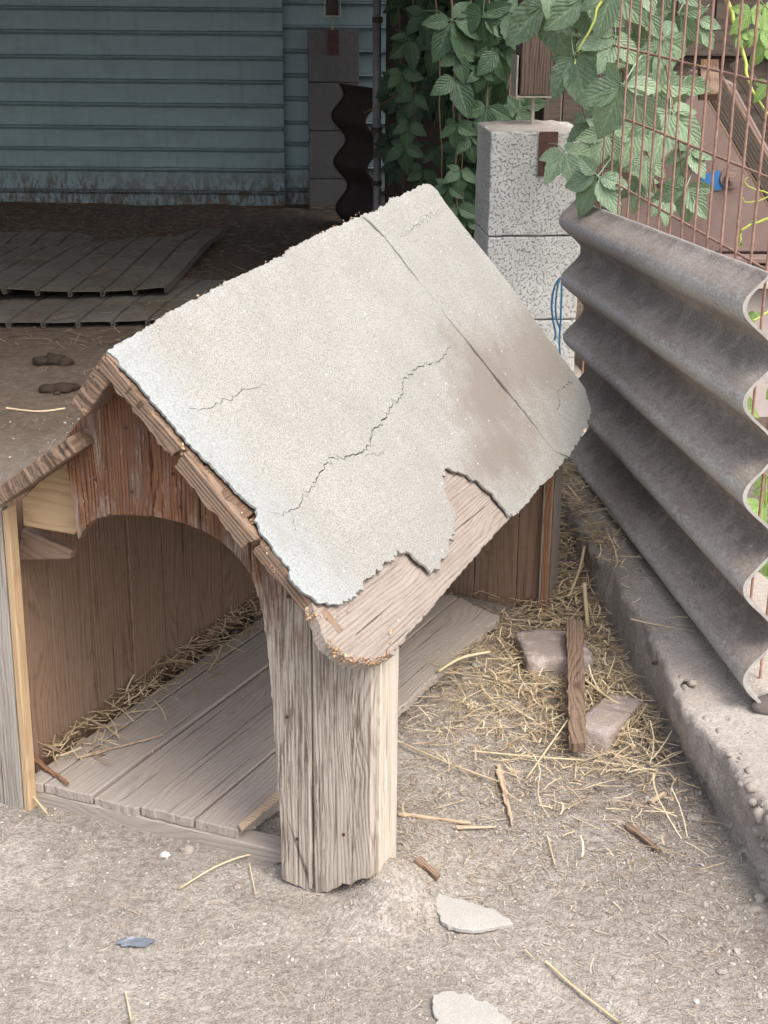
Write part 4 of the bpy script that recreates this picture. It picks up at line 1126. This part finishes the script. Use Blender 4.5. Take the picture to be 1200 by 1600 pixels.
# ================================================================ teal siding wall
wallroot = empty('siding_wall', Vector((-.9, 8.36, 0)), 'teal grey ribbed metal siding wall at the back of the yard', 'wall')
def siding(x0, x1, Y, ys_px, refx, z_top_extra, name):
    zsv = [dp(refx, y, Y).z for y in ys_px]
    zsv = sorted(zsv); step = (zsv[-1]-zsv[0])/(len(zsv)-1)
    z = zsv[0]; zl = [z-step] + zsv
    while zl[-1] < 2.55: zl.append(zl[-1]+step)
    for a, b_ in zip(zl, zl[1:]):
        h = b_-a
        # profile: flat face, then a raised double bead at the top (y toward the viewer is negative)
        prof = [(0, 0), (0, h*.78), (-.004, h*.80), (-.012, h*.83), (-.012, h*.84), (-.003, h*.86), (-.003, h*.885), (-.022, h*.905), (-.022, h*.93), (-.002, h*.965), (.012, h*.975), (.012, h*.995), (0, h*.999)]
        vs = []; fs = []; nx = 24
        for i in range(nx+1):
            x = x0+(x1-x0)*i/nx
            for (dy, dz) in prof: vs.append((x+.9, dy+Y-8.36 + .004*nz(x*1.3, a*3), a+dz))
        n = len(prof)
        for i in range(nx):
            for k in range(n-1): fs.append((i*n+k, (i+1)*n+k, (i+1)*n+k+1, i*n+k+1))
        mesh(name, vs, fs, TEAL, wallroot)
siding(-6.5, dp(443, 160, 8.26).x, 8.26, [298, 263, 232, 198, 162, 125, 88, 49, 12], 440, 0, 'siding_panel')
siding(dp(425, 160, 8.30).x, .62, 8.33, [328, 293, 258, 221, 188, 150, 114, 76], 455, 0, 'siding_panel')
# plastic edge trim of the front panel
# sheet of corrugated standing on edge beside the rear pier
def standing():
    root = empty('corrugated_sheet', Vector((-.11, 7.5, 0)), 'shade-darkened corrugated sheet standing on its end beside the grey pier', 'corrugated sheet')
    NV, NU = 90, 10; vs = []; fs = []
    y0 = 7.8
    for j in range(NV+1):
        z = dp(565, 345-j/NV*220, y0).z - .02
        for i in range(NU+1):
            u_ = i/NU; ph = j/NV*2*math.pi*3.05
            vs.append((-.135+.11*0+.033*math.cos(ph+.9)+u_*.17, y0-7.5+u_*-.25, z)); vs[-1] = (vs[-1][0]+.02-(j/NV)*.03, vs[-1][1], vs[-1][2])
    w_ = NU+1
    for j in range(NV):
        for i in range(NU): a = j*w_+i; fs.append((a, a+1, a+w_+1, a+w_))
    o = mesh('sheet', vs, fs, ASB_SHADE, root, smooth=True); md = o.modifiers.new('t', 'SOLIDIFY'); md.thickness = .007
    # pale near rim
    rim = [Vector(vs[j*w_]) + Vector((-.003, 0, 0)) for j in range(NV+1)]
    v2, f2 = tube(rim, .0035, 4); mesh('sheet_rim', v2, f2, granular('sheet_rim', (.16, .14, .12), (.2, .18, .15)), root)
standing()
pp = dp(590, 160, 7.4)
pipe = empty('downpipe', Vector((pp.x, 7.4, 0)), 'narrow grey downpipe at the end of the old board wall', 'pipe')
vs, fs = merge([tube([(0, 0, .0), (.0, 0, .55)], .019, 10), tube([(-.003, 0, .55), (-.006, 0, 1.05)], .021, 10), tube([(-.006, 0, 1.05), (-.01, 0, 2.5)], .019, 10)]); mesh('pipe_length', vs, fs, PIPE, pipe, smooth=True)
for z in (.55, 1.05, .30):
    vs, fs = tube([(-.003, 0, z-.012), (-.003, 0, z+.012)], .025, 12); mesh('pipe_collar', vs, fs, W_OLD, pipe, smooth=True)
# old board wall behind the creeper
ow = empty('board_wall', Vector((.15, 7.45, 0)), 'old dark board wall hidden behind the hanging creeper', 'wall')
A = Vector((dp(600, 200, 7.45).x, 7.45, 0)); B = Vector((.52, 5.3, 0)); D = (B-A).normalized(); Lw = (B-A).length; s = 0; i = 0
while s < Lw:
    ww = U(.10, .15); pts = rough_poly([(-.02, 0), (2.5, 0), (2.5, ww-.004), (-.02, ww-.004)], [0, .004, 0, .004], .03, i*1.0)
    mesh_m = frame(A+D*s+Vector((U(-.006, .006), 0, 0))-ow.location, (0, 0, 1), D)
    prism('wall_board', [(max(-.02, p[0]), p[1]) for p in pts], .018, W_OLD, ow, mesh_m, .002); s += ww; i += 1
# ================================================================ loose metal sheets on the ground
def loose(fr, dirx, ribdir, width, length, ribs, label, z0, lift, seed, name='roof_sheet'):
    fr = Vector(fr); dx = Vector(dirx).normalized(); dy = Vector(ribdir).normalized()
    root = empty(name, (fr.x, fr.y, 0), label, 'metal sheet', 'metal roof sheets lying on the earth')
    ny = 40; vs = []; fs = []; xs_ = [0.0]
    for r_ in ribs:
        for q in (-.060, -.030, -.0085, -.0065, .0065, .0085, .030): xs_.append(r_+q)
    xs_ = sorted(q for q in xs_ if 0 <= q <= width); nx = len(xs_)-1
    for j in range(ny+1):
        b_ = j/ny*length
        for i in range(nx+1):
            a = xs_[i]
            rr = min(abs(a-r_) for r_ in ribs); rib = -.020 if rr < .008 else 0
            z = z0 + rib + lift*math.exp(-b_/.25)*(.4+.8*nz(a*2.2, seed)) + .02*nz(a*1.2, b_*1.1, seed)
            p = fr + dx*a + dy*b_ + dx*(-.10*(b_/length)**2*math.sin(b_/length*2.5))
            z = max(z, gh(p.x, p.y)+.003+(.022 if rib == 0 else 0))
            if b_ > length*.62: z -= .11*((b_/length-.62)/.38)*(.7+1.6*max(-.3, nz(a*2.5, b_*3, seed)))
            vs.append((p.x-fr.x, p.y-fr.y, z))
    w_ = nx+1
    for j in range(ny):
        for i in range(nx): a = j*w_+i; fs.append((a, a+1, a+w_+1, a+w_))
    o = mesh('sheet_metal', vs, fs, SHEETM, root); md = o.modifiers.new('t', 'SOLIDIFY'); md.thickness = .002
    return root
loose((-.883, 6.083, 0), (-.957, -.20, 0), (.02, 1, 0), 1.9, 1.82, [.012+.128*k for k in range(15)], 'dusty dark ribbed metal sheet lying uppermost, its front edge curled', .05, .05, 2.0)
loose((-.62, 5.70, 0), (-.99, -.06, 0), (.10, 1, 0), 2.2, 1.2, [.03+.132*k for k in range(17)], 'dusty dark ribbed metal sheet lying underneath the other', .012, .01, 6.0)
from mathutils.bvhtree import BVHTree
def on_sheets(x0, x1, y0, y1, slack=.0):
    tr = []
    for o in bpy.data.objects:
        if o.name.startswith('sheet_metal'):
            tr.append(BVHTree.FromPolygons([v.co+o.parent.location for v in o.data.vertices], [tuple(p.vertices) for p in o.data.polygons]))
    def f(r):
        x = r.uniform(x0, x1); y = y1-(y1-y0)*r.random()**1.4; z = gh(x, y)
        for t in tr:
            h = t.ray_cast(Vector((x, y, 2)), Vector((0, 0, -1)))
            if h[0] and h[0].z > z: z = h[0].z
        return x, y, z+.003
    return f
tag(stuff('old_straw', [straw_bits(620, on_sheets(-2.1, -.8, 5.7, 7.9), .02, .15, .0019, .008, .1, 71, .06), straw_bits(1500, on_sheets(-2.1, -.8, 5.8, 8.0), .004, .03, .0016, .003, .1, 72, .05)], STRAW_OLD), 'old straw and crumbs scattered over the metal sheets on the ground', 'straw')
# ================================================================ shed roof on the piers' posts
sr = empty('shed_roof', Vector((-2.0, 6.5, 2.5)), 'board shed roof on posts over the back of the yard', 'roof')
i = 0; x = -6.5
while x < .52:
    vs, fs = box((x+.0975+2.0, -.2, .04), (.19, 5.1, .03)); mesh('roof_board', vs, fs, ROOFM, sr); x += .20; i += 1
while x < 1.15:
    vs, fs = box((x+.0975+2.0, .75, .04), (.19, 3.2, .03)); mesh('roof_board', vs, fs, ROOFM, sr); x += .20
for y in (-2.0, 0, 1.6):
    vs, fs = box((-1.0, y, -.035), (7.0, .08, .12)); mesh('roof_beam', vs, fs, W_OLD, sr)
lw = empty('shade_wall', Vector((-4.2, 6.5, 0)), 'unseen plank wall added to darken the left end of the shed', 'wall')  # out-of-view wall, added to keep light off the back of the yard
for k in range(24):
    vs, fs = box((0, -2.2+k*.19, 1.25), (.03, .184, 2.5)); mesh('wall_board', vs, fs, W_OLD, lw)
# ================================================================ things beyond the fence
bw = empty('plank_wall', Vector((1.6, 6.4, 0)), 'dark brown plank wall far behind the wire fence', 'wall')
x = .42
while x < 5.2:
    ww = U(.12, .17); o = mesh('wall_board', *box((x+ww/2-1.6, 0, 1.3), (ww-.006, .03, 2.7)), W_OLD, bw); bevel(o, .003, 1); x += ww
for z in (.55, 1.02, 1.5):
    mesh('wall_rail', *box((.9, -.035, z), (4.4, .04, .09)), W_OLD, bw)
mach = empty('steel_hopper', Vector((1.05, 4.6, 0)), 'mauve brown painted steel casing with round bosses seen through the fence', 'machine')
MY = 4.6
def mp(x, y, Y=MY): return dp(x, y, Y) - Vector((1.05, 4.6, 0))
pl = [mp(x, y) for x, y in [(968, 300), (1045, 190), (1108, 120), (1145, 128), (1290, 395), (968, 395)]]
prism('casing', [(p.x, p.z) for p in pl], -.30, MAUVE, mach, frame(Vector((0, 0, 0)), (1, 0, 0), (0, 0, 1)), .006)
for (x, y, r_) in [(1140, 278, .030), (1090, 240, .034), (1034, 283, .026)]:
    c = mp(x, y); vs, fs = merge([tube([(c.x, c.y, c.z), (c.x, c.y-.010, c.z)], r_, 24), tube([(c.x, c.y-.008, c.z), (c.x, c.y-.022, c.z)], [r_*.62, r_*.55], 20), tube([(c.x, c.y-.02, c.z), (c.x, c.y-.030, c.z)], [r_*.3, r_*.25], 12)])
    o = mesh('boss', vs, fs, MAUVE, mach)
c = mp(1112, 283); pts = []
for k in range(40):
    a = k/40*2*math.pi; r_ = .036*(1+.6*nz(math.cos(a)*1.6, math.sin(a)*1.6, 4)); pts.append((c.x+r_*math.cos(a), c.z+r_*.9*math.sin(a)))
prism('paint_patch', pts, .0015, BLUEP, mach, frame(Vector((0, -.0035, 0)), (1, 0, 0), (0, 0, 1)), 0)
for (y0, y1, dpt, mt) in ((395, 408, -.035, MAUVE), (408, 432, -.02, MAUVE), (432, 446, -.05, PINKGREY)):
    a = mp(968, y0); b_ = mp(1300, y1); vs, fs = box(((a.x+b_.x)/2, .10+dpt/2, (a.z+b_.z)/2), (b_.x-a.x, .24-dpt, a.z-b_.z-.002)); o = mesh('ledge', vs, fs, mt, mach); bevel(o, .003, 1)
a = mp(968, 447); b_ = mp(1300, 447); vs, fs = box(((a.x+b_.x)/2, .10, a.z/2-.02), (b_.x-a.x, .22, a.z+.03)); o = mesh('base_block', vs, fs, PINKGREY, mach)
def beam(name, x0, y0, x1, y1, Y, w_, th, mat, label, cat, parent=None):
    a = dp(x0, y0, Y); b_ = dp(x1, y1, Y-.05); L_ = (b_-a).length
    root = empty(name, a, label, cat) if label else parent
    o = mesh('timber', *box((L_/2, 0, 0), (L_, w_, th)), mat, root, frame((a-root.location), (b_-a), (0, 0, 1))); bevel(o, .002, 1)
    return root, a, b_
r_, a, b_ = beam('timber_beam', 1108, 122, 1235, 345, 4.40, .052, .05, W_OLD, 'dark slanting timber beam lying on the mauve casing', 'beam')
for off in (-.032, .032):
    d = (b_-a).normalized(); nn_ = Vector((-d.z, 0, d.x))
    o = mesh('edge_strip', *box(((b_-a).length/2, 0, 0), ((b_-a).length, .006, .058)), W_EDGE, r_, frame(nn_*off, b_-a, (0, 0, 1))); bevel(o, .001, 1)
beam('timber_block', 1106, 98, 1107, 152, 4.33, .045, .05, W_EDGE, 'short rotten timber stub standing beside the slanting beam', 'timber')
beam('timber_beam', 1150, 95, 1250, 260, 5.0, .05, .05, W_OLD, 'farther thin slanting timber behind the slanting beam', 'beam')
# ================================================================ creeper
def leaflet(L_, wf, seed, serr=.05):
    """leaflet pointing +y from the origin, with uv; returns verts, faces, uvs"""
    n = 12; vs = []; uvs = []; fs = []
    for i in range(n+1):
        t = i/n
        w_ = wf*L_*(math.sin(math.pi*min(1, t**.80))**.85)*(1-.25*t) if 0 < t < 1 else 0
        if 2 < i < n: w_ *= 1+(serr if i % 2 else -serr)
        dr = -.10*L_*t*t; cup = .22
        for sx in (-1, -.5, 0, .5, 1):
            vs.append(Vector((sx*w_, t*L_, dr + cup*abs(sx)*w_*(1) + .02*L_*nz(t*3, sx, seed) + .012*L_*math.sin(t*26+abs(sx)*3)*abs(sx)))); uvs.append((sx*.5, t))
    for i in range(n):
        for k in range(4): a = i*5+k; fs.append((a, a+1, a+6, a+5))
    return vs, fs, uvs
def leaf_mesh(name, seed, mat, nl=5):
    r = random.Random(seed); V = []; Fs = []; UVs = []
    angs = {5: (-108, -56, 0, 54, 106), 3: (-70, 0, 70)}[nl]; ln = {5: (.62, .88, 1, .9, .64), 3: (.8, 1, .8)}[nl]
    for a, l_ in zip(angs, ln):
        vs, fs, uv = leaflet(l_*r.uniform(.9, 1.06), r.uniform(.29, .35), seed+a)
        e = Matrix.Rotation(R(a+r.uniform(-9, 9)), 3, 'Z') @ Matrix.Rotation(R(r.uniform(-30, 2)), 3, 'X') @ Matrix.Rotation(R(r.uniform(-22, 22)), 3, 'Y')
        o = len(V); V += [e @ (v+Vector((0, .06, 0))) for v in vs]; Fs += [tuple(i+o for i in f) for f in fs]; UVs += uv
        tv, tf = tube([Vector((0, 0, 0)), e @ Vector((0, .08, 0))], .012, 4, False); o = len(V); V += tv; Fs += [tuple(i+o for i in f) for f in tf]; UVs += [(0, 0)]*len(tv)
    tv, tf = tube([Vector((0, 0, 0)), Vector((.03, -.3, -.18)), Vector((.1, -.5, -.5))], .014, 4, False); o = len(V); V += tv; Fs += [tuple(i+o for i in f) for f in tf]; UVs += [(0, 0)]*len(tv)
    me = bpy.data.meshes.new(name); me.from_pydata([tuple(v) for v in V], [], Fs); me.materials.append(mat)
    ul = me.uv_layers.new(name='UVMap')
    for lp in me.loops: ul.data[lp.index].uv = UVs[lp.vertex_index]
    me.polygons.foreach_set('use_smooth', [True]*len(me.polygons)); me.update(); return me
LN = [leaf_mesh('leaf', 10+i, LEAF_NEAR, 5 if i < 5 else 3) for i in range(6)]
LF = [leaf_mesh('leaf', 30+i, LEAF_FAR, 5 if i < 5 else 3) for i in range(6)]
LY = [leaf_mesh('leaf', 50+i, LEAF_YOUNG, 3) for i in range(3)]
def put_leaf(root, meshes, p, size, roll, tilt=.45, yaw=0.0, r=rng):
    view = (CAM-p).normalized(); n_ = (view*.75 + Vector((0, 0, 1))*tilt + Vector((r.uniform(-1, 1), r.uniform(-.5, .5), r.uniform(-.4, .4)))*.42 + Vector((yaw, 0, 0))).normalized()
    dn = Vector((0, 0, -1)); y = (dn - n_*dn.dot(n_)).normalized(); x = y.cross(n_)
    mm = Matrix.Identity(4)
    for i in range(3): mm[i][0], mm[i][1], mm[i][2] = x[i], y[i], n_[i]
    mm = mm @ Matrix.Rotation(roll, 4, 'Z')
    o = bpy.data.objects.new('leaf', meshes[r.randrange(len(meshes))]); COL.objects.link(o); o.parent = root
    o.matrix_local = Matrix.Translation(p-root.location) @ mm @ Matrix.Scale(size, 4)
    return o
def stem(root, pts, r0, mat=STEM, name='stem'):
    P = smooth_path([Vector(p)-root.location for p in pts], 6); n = len(P)
    P = [p+Vector((.006*nz(i*.5, p.z*3), .0, .0)) for i, p in enumerate(P)]
    vs, fs = tube(P, [r0*(1-.6*i/(n-1)) for i in range(n)], 6); mesh(name, vs, fs, mat, root, smooth=True)
# near creeper over the fence
cn = empty('creeper_vine', Vector((.55, 4.15, .8)), 'dusty green creeper hanging over the pale pier and wire fence', 'creeper')
near = [(962, 57, 46, 3.85), (973, 133, 68, 3.7), (934, 275, 56, 3.75), (896, 84, 62, 3.9), (1048, 172, 60, 3.75), (912, -4, 58, 3.9), (1008, 8, 42, 3.9), (1036, 60, 62, 3.95), (1072, 292, 46, 3.9), (995, 195, 48, 4.0), (1078, 236, 40, 3.95), (948, 205, 42, 3.9), (852, 5, 70, 4.1), (882, 236, 46, 4.0), (1010, 245, 36, 4.1), (960, -20, 55, 3.8), (1060, 20, 45, 4.1), (930, 60, 50, 4.15), (985, 90, 48, 4.1), (1020, 130, 50, 4.15), (950, 165, 50, 4.15), (1000, 285, 34, 4.15), (1040, 310, 30, 4.1), (975, 240, 36, 4.2), (1005, 70, 50, 4.2), (1090, 30, 40, 4.2), (925, 190, 40, 4.2), (1062, 130, 44, 4.2)]
for (x, y, l_, Y) in near:
    put_leaf(cn, LN, dp(x, y, Y), l_*Y/F*1.38, U(-.45, .45), .22)
stem(cn, [dp(925, -260, 4.05), dp(930, -60, 4.0), dp(950, 30, 4.0), dp(972, 100, 4.0), dp(976, 135, 3.95), dp(985, 190, 4.05), dp(1010, 230, 4.1), dp(1024, 300, 4.1)], .006)
stem(cn, [dp(890, -260, 4.1), dp(880, -60, 4.05), dp(900, 30, 4.05), dp(905, 140, 4.1), dp(925, 220, 4.0), dp(935, 275, 3.85)], .005)
stem(cn, [dp(1010, -50, 4.1), dp(1036, 60, 4.05), dp(1050, 172, 3.85), dp(1070, 290, 3.95)], .004)
stem(cn, [dp(938, 0, 3.8), dp(925, 40, 3.78), dp(903, 80, 3.78), dp(898, 100, 3.78)], .004, GSTEM, 'young_shoot')
# middle creeper hanging over the board wall left of the pier
cm = empty('creeper_vine', Vector((.25, 5.2, .6)), 'green creeper with shade painted into its leaves, hanging left of the pale pier', 'creeper')
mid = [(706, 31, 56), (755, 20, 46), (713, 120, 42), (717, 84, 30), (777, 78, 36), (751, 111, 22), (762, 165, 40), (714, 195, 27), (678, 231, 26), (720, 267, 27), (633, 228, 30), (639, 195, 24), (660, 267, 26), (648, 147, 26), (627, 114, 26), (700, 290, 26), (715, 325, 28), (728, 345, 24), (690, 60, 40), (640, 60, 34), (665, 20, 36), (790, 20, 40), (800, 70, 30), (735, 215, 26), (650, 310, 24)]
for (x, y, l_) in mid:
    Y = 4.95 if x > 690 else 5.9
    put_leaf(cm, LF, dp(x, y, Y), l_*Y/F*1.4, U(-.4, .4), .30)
rr = random.Random(5)
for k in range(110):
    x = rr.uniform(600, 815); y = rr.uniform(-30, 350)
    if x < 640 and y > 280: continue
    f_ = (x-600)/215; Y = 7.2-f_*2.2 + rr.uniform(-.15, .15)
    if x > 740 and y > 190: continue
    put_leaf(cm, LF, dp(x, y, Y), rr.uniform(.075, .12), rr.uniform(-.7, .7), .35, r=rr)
for x0, x1, Y in ((640, 652, 6.2), (700, 712, 5.1), (760, 764, 5.0), (675, 690, 5.6), (735, 722, 5.2), (618, 628, 6.8)):
    stem(cm, [dp(x0-6, -260, Y), dp(x0, -60, Y), dp((x0+x1)/2+4, 60, Y), dp(x1-3, 150, Y), dp(x1, 260, Y), dp(x1+4, 345, Y)], .0045)
stem(cm, [dp(655, 135, 6.4), dp(620, 150, 6.5), dp(600, 160, 6.55), dp(572, 175, 6.6), dp(566, 172, 6.6)], .004)
rr = random.Random(77)
for k in range(26):
    x = rr.uniform(860, 1080); y = rr.uniform(-190, -35); put_leaf(cn, LN, dp(x, y, rr.uniform(3.85, 4.2)), rr.uniform(.085, .125), rr.uniform(-.5, .5), .25, r=rr)
for k in range(34):
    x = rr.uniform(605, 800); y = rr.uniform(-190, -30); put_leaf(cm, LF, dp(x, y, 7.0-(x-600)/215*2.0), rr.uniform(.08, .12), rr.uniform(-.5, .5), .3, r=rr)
# yellow green shoot on the right
cy = empty('creeper_vine', Vector((.85, 3.5, .9)), 'bright yellow green creeper shoot trailing inside the fence at the right edge', 'creeper')
stem(cy, [dp(1128, -30, 3.35), dp(1145, 30, 3.35), dp(1162, 90, 3.3), dp(1172, 130, 3.25), (dp(1210, 200, 3.2))], .006, GSTEM)
stem(cy, [dp(1225, 335, 3.1), dp(1190, 345, 3.1), dp(1162, 358, 3.1), dp(1155, 375, 3.1), dp(1152, 388, 3.1)], .004, GSTEM)
stem(cy, [dp(1225, 310, 3.1), dp(1195, 300, 3.1), dp(1170, 292, 3.1), dp(1164, 283, 3.1), dp(1167, 277, 3.1)], .002, GSTEM, 'tendril')
stem(cy, [dp(1225, 295, 3.1), dp(1190, 312, 3.1), dp(1166, 316, 3.1), dp(1160, 308, 3.1)], .002, GSTEM, 'tendril')
stem(cy, [dp(1230, 470, 2.95), dp(1190, 492, 2.9), dp(1168, 508, 2.88)], .003, GSTEM)
for (x, y, l_, Y) in [(1175, 18, 34, 3.3), (1190, 45, 30, 3.35), (1168, 48, 20, 3.3), (1195, 75, 28, 3.3), (1158, 55, 18, 3.3), (1200, 130, 26, 3.2), (1195, 8, 30, 3.4), (1176, 345, 8, 3.1), (1156, 380, 8, 3.1), (1180, 488, 15, 2.9), (1172, 500, 10, 2.88)]:
    put_leaf(cy, LY, dp(x, y, Y), l_*Y/F*1.2, U(-.8, .8), .2)
# weeds behind the sheet
wd = empty('weed_plant', Vector((.86, 3.05, .0)), 'green weeds growing beyond the fence behind the corrugated sheet', 'weed')
rr = random.Random(15)
for (x, y) in [(1195, 330), (1190, 790), (1196, 812), (1186, 830), (1198, 770), (1188, 905), (1197, 930), (1192, 955), (1184, 940), (1199, 880), (1196, 745), (1180, 800)]:
    Y = 3.0+rr.uniform(-.1, .15); p = dp(x, y, Y)
    if y > 400:
        put_leaf(wd, LY, p, rr.uniform(.03, .055), rr.uniform(-1.5, 1.5), .4, r=rr)
for x in (1188, 1200, 1194):
    stem(wd, [dp(x+4, 1010, 3.1), dp(x, 900, 3.05), dp(x+3, 740, 3.0)], .003, GSTEM)
for k in range(40):
    p = Vector((.80+rr.uniform(0, .5), rr.uniform(2.7, 3.8), rr.uniform(.05, .5))); put_leaf(wd, LY, p, rr.uniform(.03, .06), rr.uniform(-1.5, 1.5), .4, r=rr)
# small ground leaf by the rear corner of the kennel
sg = empty('weed_plant', gp(905, 790), 'small green weed sprouting between kennel rear and corrugated sheet', 'weed')
for (x, y, l_) in [(903, 695, 32), (908, 706, 24), (893, 775, 20), (897, 760, 16)]:
    put_leaf(sg, [LN[5]], dp(x, y, 3.75), l_*3.75/F, U(-.6, 1.2), .2)
stem(sg, [gp(900, 800), dp(900, 740, 3.8), dp(906, 695, 3.78)], .003, GSTEM)
# blue twine hanging on the pier
tw = []
q = lambda x, y: dp(x, y, 4.05)
tw.append(tube(smooth_path([q(882, 433), q(874, 436), q(866, 450), q(862, 475), q(864, 500), q(868, 520), q(866, 532)], 4), .0030, 5))
tw.append(tube(smooth_path([q(882, 433), q(878, 440), q(877, 470), q(876, 500), q(874, 530), q(875, 555)], 4), .0028, 5))
tw.append(tube(smooth_path([q(874, 436), q(870, 455), q(868, 480), q(870, 500), q(876, 515)], 4), .0026, 5))
tw.append(tube(smooth_path([q(895, 428), q(885, 433), q(878, 436)], 4), .0028, 5))
vs, fs = merge(tw); tag(mesh('blue_twine', vs, fs, ROPE, smooth=True), 'loop of blue twine hanging beside the pale block pier', 'twine')
